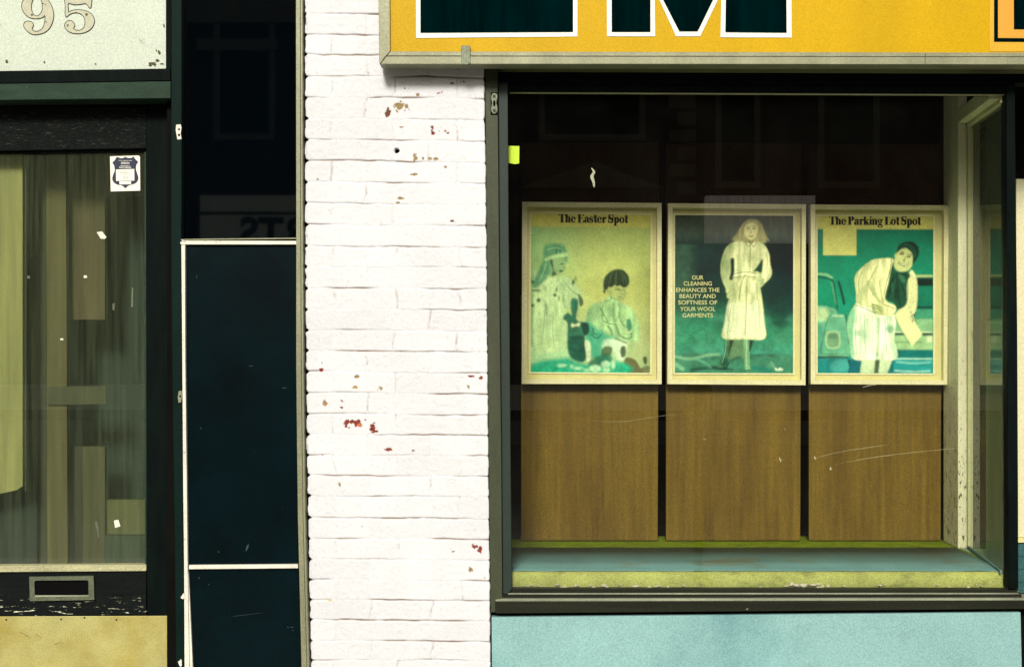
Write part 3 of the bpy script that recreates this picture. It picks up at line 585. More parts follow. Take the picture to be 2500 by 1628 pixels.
# side return
xf, xb = X(2456, .07), X(2373, .62); zf = 2.2225; zb = fz
mb = MB()
mb.v = []
def sideslab(x_off0, x_off1, z0, z1, y0=D+.072, y1=D+.615):
    f = lambda Y, o_: xf+(xb-xf)*(Y-D-.07)/.55+o_
    return MB().poly([(f(y0, x_off0), y0, z1), (f(y0, x_off1), y0, z1), (f(y0, x_off1), y0, z0), (f(y0, x_off0), y0, z0)],
                     [(f(y1, x_off0), y1, z1), (f(y1, x_off1), y1, z1), (f(y1, x_off1), y1, z0), (f(y1, x_off0), y1, z0)])
sideslab(-.012, -.007, zb-.02, zf+.02).mk('side_pane', M['sideglass'], sw)
sideslab(-.055, -.020, zf+.004, zf+.055).mk('side_header', M['post'], sw, .004)
sideslab(-.0195, -.001, zf-.008, zf+.02).mk('header_bead', M['postdk'], sw, .003)
sideslab(-.0005, .028, zf-.02, zf+.03).mk('outer_header', M['door'], sw, .003)
sideslab(-.020, -.0125, zb+.0, zb+.012).mk('side_bead', M['sheet'], sw)
x2339, x2361, x2374 = X(2339, .62), X(2361, .62), X(2374.5, .62)
mb = MB().box(x2339, x2361, D+.62, D+.80, fz, 2.75); mb.mk('back_post', M['post'], sw, .004)
mb = MB().box(x2361+.0005, x2374, D+.612, D+.80, fz, zf+.002); mb.mk('post_bead', M['postdk'], sw, .003)
mb = MB().box(x2374+.0005, x2374+.05, D+.618, D+.80, fz, 2.75); mb.mk('outer_post', M['door'], sw, .003)
# latch keeper on the jamb
kp_ = filled('strike_plate', [cat([(1206.5, 228), (1213, 231), (1214, 240), (1211.5, 252), (1214, 262), (1213.5, 273), (1206.5, 278.5), (1200.5, 273), (1199.5, 262), (1201.5, 252), (1199.5, 240), (1201, 231)], 3),
    cat([(1206.5, 245), (1209.5, 249), (1209.5, 257), (1206.5, 261), (1204, 257), (1204, 249)], 3)], .008, M['metal'], sw, .002)
mb = MB(); disc(mb, 1206.5, 235, 3.6, .0035, .0055); disc(mb, 1206.8, 270, 3.6, .0035, .0055); mb.mk('screw', M['line'], kp_)
MB().rect(1198, 226, 1215, 281, .0106, .0115).mk('backing', M['black'], kp_)
# scratches and smears on the outside of the pane
mb = MB()
def smear(mb, pts, wd, d=.0612):
    p = cat(pts, 6, False); n = len(p)
    up = [(x-(wd*(.25+.75*math.sin(math.pi*i/n)) if wd > 3 else 0), y-(0 if wd > 3 else wd)*(.25+.75*math.sin(math.pi*i/n))) for i, (x, y) in enumerate(p)]; dn = [(x+(wd*(.25+.75*math.sin(math.pi*i/n)) if wd > 3 else 0), y+(0 if wd > 3 else wd)*(.25+.75*math.sin(math.pi*i/n))) for i, (x, y) in enumerate(p)]
    for i in range(n-1): mb.px([up[i], up[i+1], dn[i+1], dn[i]], d, d+.0003)
smear(mb, [(1985, 1120), (2040, 1105), (2120, 1092), (2175, 1084)], .9)
smear(mb, [(2035, 1135), (2120, 1118), (2240, 1103), (2400, 1088)], .8)
smear(mb, [(1440, 1026), (1520, 1029), (1600, 1017), (1660, 1010)], .6)
smear(mb, [(2105, 946), (2125, 940), (2145, 938)], 1.6)
sm = glassmat('smear', .13, 1.9, dcol=(.62, .6, .42)); mb.mk('smear', sm, sw)
mb = MB()
smear(mb, [(1444, 410), (1450, 420), (1445, 431), (1449, 445), (1451, 459)], 4, .0604)
for i, (x, y, rx, ry, an) in enumerate([(1990, 1118, 2.5, 6, -.5), (1905, 1122, 1.3, 8, -.5), (1917, 1048, 1.5, 2.5, 0), (2028, 1143, 3, 5, 0), (1720, 1072, 3, 1, 0), (1287, 226, 4, 2.5, 0)]):
    blob(mb, x, y, rx, ry, .0606, .0610, 9, i, an)
mb.mk('paint_drip', glassmat('drip', .33, 1.5, dcol=(.75, .75, .55)), sw)

# ------------------------------------------------------------ display platform
pf = thing('display_platform', (X(1850, .4), D+.4, fz), 'display floor covered in bright green carpet behind the window glass', 'display platform')
mb = MB().box(X(1228, .09), X(2472, .09), D+.104, D+.95, fz-.04, fz); mb.mk('carpet_top', M['carpet'], pf, .004)
n_ = 60; V, F = [], []
for i in range(n_+1):
    x = X(1236, .08)+(X(2466, .08)-X(1236, .08))*i/n_; jit = .0012*math.sin(i*1.3)+random.uniform(-.0007, .0007)
    for z, y in [(fz+.001, .103), (fz-.002, .093), (fz-.012, .088), (fz-.044, .082+jit), (fz-.052+jit, .088), (fz-.057+jit*1.5, .101)]: V.append((x, D+y, z))
for i in range(n_):
    for k in range(5): a = i*6+k; F.append((a, a+1, a+7, a+6))
o = mk('carpet_front', V, F, M['carpetfront'], pf, smooth=True)
mod = o.modifiers.new('thick', 'SOLIDIFY'); mod.thickness = -.003
mb = MB(); nseg = 40; x0, x1 = X(1247, .1), X(2300, .1); V, F = [], []
for i in range(nseg+1):
    x = x0+(X(2452, .1)-x0)*i/nseg; wv = .004*math.sin(i*.55)+.003*math.sin(i*1.7)
    V += [(x, D+.100, fz+.0015+max(0, wv)*.6), (x, D+.30, fz+.003), (x, D+.62+.004*math.sin(i*.9), fz+.003)]
for i in range(nseg):
    for k in (0, 1): a = i*3+k; F.append((a, a+1, a+4, a+3))
o = mk('floor_sheet', V, F, M['sheet'], None, smooth=True); o.modifiers.new('thick', 'SOLIDIFY').thickness = .0016
tag(o, 'blue-grey sheet lying flat on the green carpet behind the glass', 'sheet')
mb = MB(); qq = random.Random(4)
for i in range(46):
    x = qq.choice([qq.uniform(1260, 1700), qq.uniform(1915, 2010), qq.uniform(1250, 2400)]); y = qq.uniform(1426, 1433.5)
    blob(mb, x, y, qq.uniform(1.5, 6), qq.uniform(.8, 2.4), .069, .075, 8, i)
for x, y, rx, ry in [(1932, 1424, 7, 6), (1945, 1427, 10, 3), (1962, 1428, 12, 4), (1985, 1427, 10, 3), (1998, 1425, 5, 3), (1376, 1433, 9, 3), (1474, 1428, 6, 4), (1553, 1430, 8, 3), (1450, 1433, 6, 2), (2022, 1430, 5, 3), (2060, 1430, 4, 2)]: blob(mb, x, y, rx, ry, .068, .075, 11, x)
o = mb.mk('paint_crumbs', M['crumb']); tag(o, 'pale flakes of paint and plaster littering the inside edge of the window', 'debris', None, 'stuff')

# brown panels
for (x0, x1, y0, lab) in [(1272, 1608, 347, 'brown hardboard panel behind the easter poster, leftmost of three'), (1626, 1956, 349, 'brown hardboard panel behind the coat poster, between two dark gaps'), (1975, 2299, 351, 'brown hardboard panel behind the parking lot poster, next to the cream post')]:
    o = MB().px([(x0, 720), (x1, 721), (x1-2, 1319), (x0, 1319)], .80, .82).mk('backing_panel', M['brown'], None, .002)
    MB().px([(x0, y0), (x1, y0+1), (x1, 719), (x0, 719)], .80, .82).mk('upper_board', M['maroon'], o, .002)  # upper part of each panel in a darker maroon
    tag(o, lab, 'panel', 'brown panels behind the posters')
o = MB().rect(1240, 348, 1271, 1318, .86, .88).mk('gap_board', M['dark']); tag(o, 'dark board in the shadow left of the brown panels', 'board')  # near-black sheet stands for the shade in the opening beside the panels
MB().px([(1241, 356.5), (1268, 357), (1267.5, 399), (1258, 401), (1241, 398)], .10, .101).mk('card', M['lime']).update_from_editmode
cd = bpy.data.objects['card']; tag(cd, 'small lime green card stuck in the upper left of the window', 'card')

# ------------------------------------------------------------ posters: flat prints, painted as a fine colour grid
class Art:
    def __init__(s, x0, y0, x1, y1, n=300):
        s.b = (x0, y0, x1, y1); s.nx = n; s.ny = int(n*(y1-y0)/(x1-x0))
        s.X, s.Y = np.meshgrid(np.linspace(x0, x1, s.nx), np.linspace(y0, y1, s.ny)); s.c = np.zeros((s.ny, s.nx, 3))
    def blur(s, a, r):
        r = int(round(r/((s.b[2]-s.b[0])/s.nx)))
        if r < 1: return a
        for _ in range(2):
            for ax in (0, 1):
                p = np.pad(a, [(r+1, r) if k == ax else (0, 0) for k in (0, 1)], 'edge'); q = np.cumsum(p, ax)
                a = (np.take(q, range(2*r+1, q.shape[ax]), ax)-np.take(q, range(0, q.shape[ax]-2*r-1), ax))/(2*r+1)
        return a
    def inside(s, pts):
        m = np.zeros(s.X.shape, bool); n = len(pts)
        for i in range(n):
            (xa, ya), (xb_, yb) = pts[i], pts[(i+1) % n]
            if ya == yb: continue
            c_ = ((s.Y >= ya) != (s.Y >= yb)) & (s.X < (xb_-xa)*(s.Y-ya)/(yb-ya)+xa); m ^= c_
        return m.astype(float)
    def put(s, m, col, op=1.0, var=0, seed=1, cell=9):
        m = m*op
        cc = np.array(A(*col)); 
        v = 1+var*(fbm(s.ny, s.nx, cell, seed, 3)-.5)*2 if var else 1
        s.c = s.c*(1-m[..., None])+cc*(m*v if var else m)[..., None]
    def poly(s, pts, col, op=1, soft=4, sm=True, var=.2, cell=16):
        s.put(s.blur(s.inside(cat(pts, 4) if sm else pts), soft), col, op, var, int(pts[0][0]), cell)
    def form(s, pts, col, dark, fold=.35, soft=3, edge=16, a=0, seed=3, op=1.0):
        """a clothed figure as a printed halftone: pale body, modelled from one side, folds running along it"""
        m = s.blur(s.inside(cat(pts, 4)), soft); B = s.blur(m, edge*1.5); stp = (s.b[2]-s.b[0])/s.nx
        inner = 1-np.clip(1.1*(B-np.roll(B, int(edge*1.6/stp), 1)), 0, .75)
        f = fbm(s.ny, s.nx, 60, seed, 2, 9); f2 = fbm(s.ny, s.nx, 34, seed+5, 3, 20)
        k = np.clip((f-.5)*2.6+(f2-.5)*1.6, -1, 1)*fold
        t = np.clip(inner-np.clip(k, 0, 1), 0, 1)[..., None]; m = m*op
        cc = np.array(A(*col))*t+np.array(A(*dark))*(1-t); cc = cc*(1+np.clip(-k, 0, .25))[..., None]
        s.c = s.c*(1-m[..., None])+cc*m[..., None]
    def ell(s, cx, cy, rx, ry, col, op=1, soft=4, a=0, var=.25):
        c_, n_ = math.cos(a), math.sin(a); u = (s.X-cx)*c_+(s.Y-cy)*n_; v = -(s.X-cx)*n_+(s.Y-cy)*c_
        s.put(s.blur(((u/rx)**2+(v/ry)**2 < 1).astype(float), soft), col, op, var, int(cx))
    def line(s, pts, w_, col, op=1, soft=2):
        p = cat(pts, 5, False); d = np.full(s.X.shape, 1e9)
        for (xa, ya), (xb_, yb) in zip(p[:-1], p[1:]):
            L2 = (xb_-xa)**2+(yb-ya)**2+1e-6; t = np.clip(((s.X-xa)*(xb_-xa)+(s.Y-ya)*(yb-ya))/L2, 0, 1)
            d = np.minimum(d, np.hypot(s.X-xa-t*(xb_-xa), s.Y-ya-t*(yb-ya)))
        s.put(s.blur(np.clip((w_-d)/3+.5, 0, 1), soft), col, op)
    def grad(s, stops):
        ys_ = [q[0] for q in stops]; c_ = np.array([A(*q[1]) for q in stops])
        for k in range(3): s.c[..., k] = np.interp(s.Y, ys_, c_[:, k])
    def mottle(s, amt, cell, seed, cellx=None): s.c *= (1+amt*(fbm(s.ny, s.nx, cell, seed, 4, cellx)-.5)*2)[..., None]
    def type(s, t, x, y, h, col, wd):
        """fat-serif title, h = cap height, squeezed to total width wd"""
        tot = sum(GL[c][0] for c in t); k = wd/tot; ss = np.zeros(s.X.shape)
        for dx in (-.33, 0, .33):
            for dy in (-.33, 0, .33):
                stp = (s.b[2]-s.b[0])/s.nx; cx = x; a = np.zeros(s.X.shape, bool)
                for c in t:
                    u = (s.X+dx*stp-cx)/k; v = (y-s.Y-dy*stp)/h; a |= GL[c][1](u, v) | GL[c][1](u+.028, v) | GL[c][1](u-.028, v) & (u > -.08) & (u < GL[c][0]+.08); cx += GL[c][0]*k
                ss += a
        s.put(ss/9, col)
    def melt(s, r_=3.5):
        for k in range(3): s.c[..., k] = s.blur(s.c[..., k], r_)
        s.c *= (1+.26*(fbm(s.ny, s.nx, 42, 77, 3)-.5))[..., None]
    def build(s, name, corners, d, m, parent):
        g = fbm(s.ny, s.nx, 1.6, 5, 1); s.c *= (1+.16*(g-.5)*2)[..., None]
        (tlx, tly), (trx, try_), (brx, bry), (blx, bly) = corners
        u = np.linspace(0, 1, s.nx)[None, :]; v = np.linspace(0, 1, s.ny)[:, None]
        PX = (tlx*(1-u)+trx*u)*(1-v)+(blx*(1-u)+brx*u)*v; PY = (tly*(1-u)+try_*u)*(1-v)+(bly*(1-u)+bry*u)*v
        Y_ = D+d; V = np.stack([(PX-1250)*K*Y_, np.full(PX.shape, Y_), H-(PY-814)*K*Y_], -1).reshape(-1, 3)
        ii = np.arange(s.nx*s.ny).reshape(s.ny, s.nx); F = np.stack([ii[:-1, :-1], ii[1:, :-1], ii[1:, 1:], ii[:-1, 1:]], -1).reshape(-1, 4)
        me = grid_mesh(name, V, F, np.clip(1.12*s.c**1.12*np.array([.97, 1.0, 1.12]), 0, .92), np.array(wloc(parent)), m)
        o = bpy.data.objects.new(name, me); COL.objects.link(o); o.parent = parent; return o
rc = lambda a, b, c, d: (lambda u, v: (u > a) & (u < b) & (v > c) & (v < d))
el_ = lambda cx, cy, rx, ry: (lambda u, v: ((u-cx)/rx)**2+((v-cy)/ry)**2 < 1)
def OR(*f): return lambda u, v: np.logical_or.reduce([g(u, v) for g in f])
def SUB(a, b): return lambda u, v: a(u, v) & ~b(u, v)
ring = lambda cx, w_, h_: SUB(el_(cx, h_/2, w_, h_/2+.02), el_(cx, h_/2, w_*.40, h_/2-.045))
GL = {' ': (.20, rc(9, 9, 9, 9)),
 'T': (.70, OR(rc(.25, .47, 0, 1), rc(.02, .70, .93, 1), rc(.02, .07, .74, 1), rc(.65, .70, .74, 1), rc(.17, .55, 0, .05))),
 'h': (.62, OR(rc(.06, .25, 0, 1), rc(0, .3, 0, .05), rc(.36, .55, 0, .50), rc(.31, .60, 0, .05), SUB(SUB(el_(.38, .46, .17, .22), el_(.33, .42, .08, .17)), rc(-1, 2, -1, .44)))),
 'e': (.54, OR(SUB(ring(.27, .25, .66), rc(.25, 1, .18, .32)), rc(.1, .46, .32, .38))),
 'E': (.70, OR(rc(.08, .30, 0, 1), rc(.0, .64, .94, 1), rc(.0, .64, 0, .06), rc(.2, .48, .48, .53), rc(.59, .65, .72, 1), rc(.60, .66, 0, .30), rc(.44, .49, .38, .63))),
 'a': (.56, OR(rc(.30, .48, .05, .50), SUB(SUB(el_(.29, .46, .20, .22), el_(.28, .42, .07, .19)), rc(-1, 2, -1, .44)), el_(.13, .50, .09, .08), SUB(el_(.20, .18, .19, .20), el_(.27, .18, .08, .13)), rc(.42, .57, 0, .07))),
 's': (.46, OR(SUB(el_(.22, .48, .20, .20), el_(.26, .46, .13, .11)), SUB(el_(.22, .18, .20, .20), el_(.18, .20, .13, .11)), lambda u, v: (np.abs(v-.34+(u-.22)*.5) < .11) & (np.abs(u-.22) < .19))),
 't': (.38, OR(rc(.10, .29, .06, .88), rc(.0, .38, .61, .67), el_(.24, .08, .12, .09))),
 'r': (.46, OR(rc(.07, .26, 0, .66), rc(.0, .33, 0, .05), rc(.0, .26, .61, .66), el_(.38, .56, .10, .10))),
 'S': (.62, OR(SUB(el_(.30, .72, .27, .30), el_(.36, .71, .19, .17)), SUB(el_(.30, .28, .27, .30), el_(.24, .29, .19, .17)), lambda u, v: (np.abs(v-.50+(u-.30)*.55) < .15) & (np.abs(u-.30) < .26), rc(.50, .55, .70, 1), rc(.03, .08, 0, .30))),
 'p': (.60, OR(rc(.07, .26, -.30, .66), rc(0, .33, -.33, -.28), rc(0, .1, .61, .66), SUB(el_(.34, .33, .22, .35), el_(.28, .33, .10, .28)))),
 'o': (.56, ring(.28, .26, .66)),
 'P': (.68, OR(rc(.08, .30, 0, 1), rc(0, .38, 0, .06), rc(0, .4, .94, 1), SUB(el_(.36, .73, .30, .27), el_(.30, .73, .13, .20)))),
 'k': (.62, OR(rc(.06, .25, 0, 1), rc(0, .3, 0, .05), lambda u, v: (np.abs(u-.24-(v-.25)*.62) < .035) & (v > .25) & (v < .66), lambda u, v: (np.abs(u-.40+(v-.22)*.55) < .11) & (v > 0) & (v < .42), rc(.34, .60, 0, .05), rc(.36, .60, .61, .66))),
 'i': (.32, OR(rc(.07, .26, 0, .66), rc(0, .32, 0, .05), rc(0, .2, .61, .66), el_(.16, .88, .11, .10))),
 'n': (.62, OR(rc(.06, .25, 0, .66), rc(0, .3, 0, .05), rc(0, .2, .61, .66), rc(.36, .55, 0, .50), rc(.31, .60, 0, .05), SUB(SUB(el_(.38, .46, .17, .22), el_(.33, .42, .08, .17)), rc(-1, 2, -1, .44)))),
 'g': (.58, OR(SUB(el_(.24, .42, .22, .25), el_(.24, .42, .08, .20)), SUB(el_(.27, -.13, .26, .19), el_(.27, -.14, .18, .09)), rc(.10, .42, .02, .14), el_(.50, .60, .08, .07))),
 'L': (.66, OR(rc(.08, .30, 0, 1), rc(0, .38, .94, 1), rc(0, .62, 0, .06), rc(.58, .63, 0, .32)))}

M['print'] = mat('poster_print', (.5, .5, .5), .35, .02, .05, 8, gs=400, bump=0, spec=.3, attr='paint')
def poster(outer, lip, prt, label, art):
    bl = P((outer[2][0]+outer[3][0])/2, outer[2][1], .78); t = thing('framed_poster', bl, label, 'poster', 'framed posters in the shop window')
    fr = filled('frame', [outer, lip], .757, M['frame'], t, .020)
    b_ = fr.modifiers.new('bevel', 'BEVEL'); b_.width = .003; b_.segments = 2; b_.limit_method = 'ANGLE'; b_.angle_limit = R(50)
    MB().px(lip, .768, .795).mk('mount', M['mount'], t)
    # bevelled inner lip round the print
    x0, y0 = prt[0]; g = 4
    filled('inner_lip', [[(prt[0][0]-g, prt[0][1]-g), (prt[1][0]+g, prt[1][1]-g), (prt[2][0]+g, prt[2][1]+g), (prt[3][0]-g, prt[3][1]+g)], prt], .7655, M['frame'], t, .0018)
    art.build('print', prt, .7670, M['print'], t)
    return t
c1 = lambda x, y: (1260+x/3.297, 480+y/3.297)
# --- poster 1: two children and a toy rabbit
a = Art(118, 140, 1083, 1417)
a.grad([(140, (206, 200, 96)), (235, (200, 198, 100)), (250, (172, 188, 104)), (800, (184, 192, 108)), (1200, (190, 205, 140)), (1417, (170, 200, 140))])
m_ = np.clip((620-a.X)/520, 0, 1)*np.clip((a.Y-235)/30, 0, 1); a.put(m_, (140, 190, 124), .75)
m_ = np.clip((a.X-940)/140, 0, 1)*np.clip((a.Y-300)/300, 0, 1); a.put(m_, (110, 120, 56), .55)
a.poly([(215, 1040), (330, 1100), (420, 1180), (440, 1400), (118, 1400), (118, 1150)], (70, 170, 130), .55, 40)
a.poly([(118, 640), (200, 640), (300, 660), (400, 650), (470, 700), (530, 790), (540, 860), (470, 900), (400, 900), (420, 1120), (425, 1330), (118, 1340)], (176, 210, 146), .8, 6, var=.1)
a.form([(118, 650), (200, 640), (300, 662), (400, 652), (470, 700), (530, 790), (535, 860), (470, 895), (405, 900), (418, 1120), (400, 1230), (260, 1260), (118, 1200)], (186, 208, 144), (112, 160, 106), .4, op=.75)
a.poly([(225, 400), (300, 378), (380, 390), (412, 470), (400, 540), (330, 545), (290, 600), (230, 680), (150, 740), (130, 700), (180, 600), (215, 500)], (86, 148, 100), .9, 5, var=.4)
a.poly([(230, 500), (300, 470), (405, 452), (412, 480), (300, 505), (240, 520)], (172, 206, 132), .9, 3)
a.poly([(275, 520), (300, 505), (385, 490), (396, 560), (375, 605), (345, 630), (290, 632), (276, 600)], (140, 172, 110), .95, 4)
a.poly([(270, 520), (292, 512), (300, 590), (325, 632), (282, 632), (295, 600)], (28, 62, 48), .85, 4)
a.ell(358, 600, 12, 10, (40, 90, 66), .8, 3); a.ell(370, 545, 14, 5, (50, 100, 76), .7, 3)
a.line([(235, 640), (320, 655), (400, 635)], 4, (190, 212, 150), .7)
for x, y, r1, r2, an in [(460, 690, 10, 18, .3), (480, 660, 5, 14, 0), (312, 795, 12, 12, 0), (180, 838, 14, 14, .4), (325, 750, 6, 20, .2), (160, 760, 34, 6, 0), (130, 690, 8, 14, 0), (133, 880, 12, 10, 0), (345, 820, 4, 22, 0), (240, 900, 4, 60, -.1), (380, 820, 3, 40, 0), (290, 640, 6, 4, 0), (322, 440, 5, 26, .2), (352, 430, 4, 26, -.1)]:
    a.ell(x, y, r1*1.15, r2*1.15, (30, 70, 44), .9, 2, an)
for k in range(26):
    x = random.uniform(140, 500); y = random.uniform(660, 1000); a.ell(x, y, random.uniform(2, 5), random.uniform(8, 30), (88, 140, 90), .7, 2, random.uniform(-.5, .5))
a.poly([(500, 780), (540, 830), (540, 870), (515, 885), (505, 840)], (58, 74, 40), .9, 4)                # sleeve end
a.form([(570, 940), (610, 870), (700, 840), (760, 800), (850, 850), (930, 900), (990, 1020), (980, 1180), (900, 1300), (700, 1330), (600, 1250), (560, 1100)], (160, 200, 134), (80, 146, 96), .5, 6, 24, seed=9, op=.85)
a.poly([(560, 1010), (640, 1050), (740, 1110), (830, 1160), (760, 1280), (620, 1310), (570, 1240)], (40, 160, 122), .8, 14)
a.poly([(720, 1150), (840, 1150), (900, 1190), (890, 1290), (830, 1330), (780, 1260), (700, 1230)], (212, 232, 184), .85, 10)
a.poly([(690, 1240), (720, 1205), (775, 1215), (770, 1265), (720, 1290), (690, 1280)], (84, 104, 60), .9, 4)
a.poly([(845, 1215), (880, 1205), (885, 1280), (850, 1290)], (60, 84, 52), .9, 4)
a.poly([(900, 1180), (960, 1160), (1000, 1200), (1010, 1300), (900, 1330)], (170, 186, 120), .7, 8)
a.poly([(880, 1300), (960, 1310), (1000, 1370), (1020, 1417), (890, 1417)], (96, 92, 52), .9, 4)
a.poly([(1025, 1300), (1050, 1285), (1060, 1330), (1040, 1350)], (60, 70, 40), .9, 3); a.poly([(1010, 1380), (1075, 1360), (1075, 1417), (1015, 1417)], (96, 100, 60), .8, 4)
a.poly([(702, 700), (715, 645), (760, 600), (820, 580), (870, 592), (905, 635), (912, 690), (893, 722), (862, 730), (840, 712), (812, 722), (795, 708), (765, 735), (748, 722), (735, 752), (722, 745), (716, 772), (706, 745)], (40, 62, 34), 1, 3, var=.3)
HL = []
for k in range(34):
    t_ = random.uniform(-1, 1); HL.append(([(815+20*t_, 588), (808+75*t_, 640), (806+random.uniform(88, 104)*t_, 700+random.uniform(0, 45)*(1-.3*abs(t_)))], random.choice([(14, 28, 16), (84, 108, 58), (60, 82, 44)])))
a.poly([(735, 745), (800, 722), (890, 740), (880, 790), (850, 825), (800, 820), (760, 800), (740, 780)], (166, 180, 106), .95, 4)
for p_, c_ in HL: a.line(p_, 2.2, c_, .6, 1)
a.line([(868, 735), (882, 770), (872, 790), (880, 800), (856, 826)], 3, (110, 140, 84), .8); a.line([(760, 800), (790, 822), (840, 832)], 4, (100, 140, 90), .7); a.ell(760, 768, 18, 14, (150, 166, 96), .5, 5)
a.ell(830, 748, 24, 4, (70, 90, 50), .6, 2); a.ell(840, 822, 18, 5, (90, 120, 74), .6, 2); a.ell(712, 762, 8, 14, (70, 60, 30), .8, 2)
a.line([(790, 860), (785, 930), (800, 1000), (830, 950), (835, 880), (810, 860)], 4, (70, 120, 84), .7); a.line([(700, 950), (740, 1000), (720, 1010)], 5, (60, 110, 76), .7)
a.line([(800, 1020), (830, 1100), (880, 1140), (930, 1130), (925, 1090)], 5, (58, 96, 62), .8); a.line([(800, 1140), (850, 1160), (900, 1180)], 5, (60, 84, 50), .9); a.line([(855, 1000), (880, 1080), (920, 1100)], 3, (88, 130, 90), .7)
a.poly([(895, 990), (920, 985), (935, 1050), (910, 1080), (892, 1040)], (44, 130, 98), .9, 4)
for p_ in [[(620, 1060), (625, 1100), (660, 1110)], [(605, 1110), (650, 1140), (690, 1110)], [(680, 900), (700, 930), (705, 960)], [(740, 1040), (770, 1080), (780, 1120)]]: a.line(p_, 6, (34, 84, 56), .8)
a.poly([(445, 830), (470, 818), (500, 835), (500, 900), (485, 950), (495, 1000), (575, 1020), (585, 1090), (555, 1120), (560, 1180), (570, 1300), (530, 1335), (470, 1320), (430, 1280), (412, 1200), (415, 1080), (410, 1010), (380, 990), (385, 960), (420, 935), (450, 960), (440, 900)], (30, 108, 80), .95, 3, var=.4)
a.poly([(430, 1140), (540, 1130), (560, 1300), (520, 1330), (440, 1280)], (22, 84, 62), .8, 6, var=.5); a.poly([(525, 1025), (580, 1020), (588, 1095), (550, 1115)], (20, 62, 44), .85, 4)
a.line([(420, 1130), (480, 1140), (550, 1130)], 5, (14, 50, 36), .7); a.line([(430, 1220), (500, 1250), (555, 1225)], 6, (14, 50, 36), .6); a.line([(400, 985), (425, 960)], 6, (20, 60, 44), .6)
a.poly([(445, 1020), (478, 1030), (512, 1012), (510, 1045), (480, 1042), (450, 1055)], (214, 222, 160), .95, 2)
a.poly([(555, 1165), (598, 1175), (602, 1300), (575, 1330), (565, 1260)], (208, 224, 172), .9, 4)
a.poly([(118, 1370), (200, 1325), (330, 1310), (420, 1300), (470, 1330), (600, 1350), (700, 1300), (800, 1320), (880, 1340), (900, 1417), (118, 1417)], (20, 168, 122), .95, 12, var=.4, cell=5)
a.poly([(585, 1340), (650, 1290), (760, 1270), (770, 1330), (680, 1370), (600, 1365)], (16, 96, 70), .8, 6, var=.5)
for x, y, r1, r2 in [(370, 1362, 42, 12), (640, 1385, 50, 30), (725, 1350, 38, 28), (500, 1385, 40, 12), (785, 1350, 16, 40), (730, 1395, 30, 20), (570, 1400, 24, 14), (450, 1370, 14, 16)]: a.ell(x, y, r1, r2, (188, 224, 172), .85, 6)
a.melt()
DK = (44, 70, 44); MD = (104, 142, 90)
for p_, w_, c_, o_ in [([(800, 748), (820, 744), (836, 750)], 2.6, DK, .85), ([(798, 738), (816, 732), (838, 738)], 2, DK, .6), ([(858, 752), (872, 750)], 2.4, DK, .8), ([(846, 750), (858, 780), (848, 788)], 2.2, MD, .9), ([(822, 808), (840, 804), (854, 808)], 2.6, DK, .7), ([(712, 752), (706, 768), (716, 782)], 3, DK, .7),
        ([(770, 800), (758, 830), (700, 850)], 3, MD, .8), ([(350, 548), (366, 542), (380, 546)], 2.6, DK, .9), ([(384, 560), (396, 575), (386, 582)], 2.2, MD, .9), ([(356, 600), (370, 598), (380, 602)], 3, DK, .8),
        ([(200, 560), (170, 650), (140, 710)], 4, (84, 140, 96), .7), ([(240, 540), (215, 620), (180, 690)], 4, (150, 190, 130), .7), ([(255, 520), (250, 600), (215, 680)], 3, (70, 120, 84), .7), ([(250, 430), (300, 415), (370, 420)], 4, (150, 196, 134), .7),
        ([(400, 700), (450, 760), (505, 800)], 3, MD, .8), ([(700, 870), (690, 960), (720, 1010), (800, 1030)], 3, MD, .9), ([(830, 930), (850, 1010), (905, 1060)], 3, DK, .5), ([(870, 1080), (905, 1095), (935, 1080)], 4, (200, 220, 156), .8), ([(850, 1040), (880, 1070), (900, 1100)], 3, (196, 216, 150), .7),
        ([(300, 940), (296, 1100), (310, 1230)], 3, MD, .5), ([(230, 920), (220, 1080), (200, 1200)], 3, MD, .5), ([(440, 850), (448, 900)], 3, (90, 150, 110), .8), ([(480, 850), (478, 920)], 3, (14, 70, 52), .7)]: a.line(p_, w_, c_, o_, 1)
a.type('The Easter Spot', 340, 208, 72, (8, 5, 2), 560)
a.mottle(.10, 14, 4); a1 = a
poster([(1275, 494), (1614, 497), (1614, 937), (1273.6, 936.5)], [(1287, 506), (1603, 508), (1603, 926), (1286, 924.5)], [(1297, 522), (1588.5, 525), (1587, 910), (1295.5, 908)],
       'cream framed easter poster of two children with a toy rabbit, headed The Easter Spot', a1)
# --- poster 2: woman in a long pale coat
a = Art(125, 150, 1077, 1422)
a.grad([(150, (52, 66, 50)), (300, (60, 78, 60)), (380, (18, 56, 48)), (600, (8, 44, 40)), (850, (24, 70, 52)), (1000, (50, 128, 92)), (1150, (60, 140, 100)), (1250, (70, 150, 116)), (1422, (60, 150, 118))])
a.put(np.clip((320-a.X)/90, 0, 1)*np.clip((1000-a.Y)/200, 0, 1)*np.clip((a.Y-380)/10, 0, 1), (62, 100, 74), .7)
a.poly([(880, 380), (1077, 380), (1077, 620), (1000, 660), (880, 600)], (2, 20, 22), .8, 14); a.poly([(860, 640), (1077, 640), (1077, 1000), (900, 1020)], (4, 48, 44), .7, 30)
a.mottle(.35, 22, 14); a.mottle(.3, 8, 15)
for k in range(30):
    a.ell(random.uniform(130, 1070), random.uniform(960, 1260), random.uniform(20, 70), random.uniform(15, 50), random.choice([(94, 170, 126), (26, 110, 80), (46, 96, 66)]), .3, 16)
a.poly([(125, 1280), (300, 1265), (500, 1275), (640, 1285), (880, 1270), (1077, 1285), (1077, 1422), (125, 1422)], (70, 120, 84), .6, 10, var=.5)
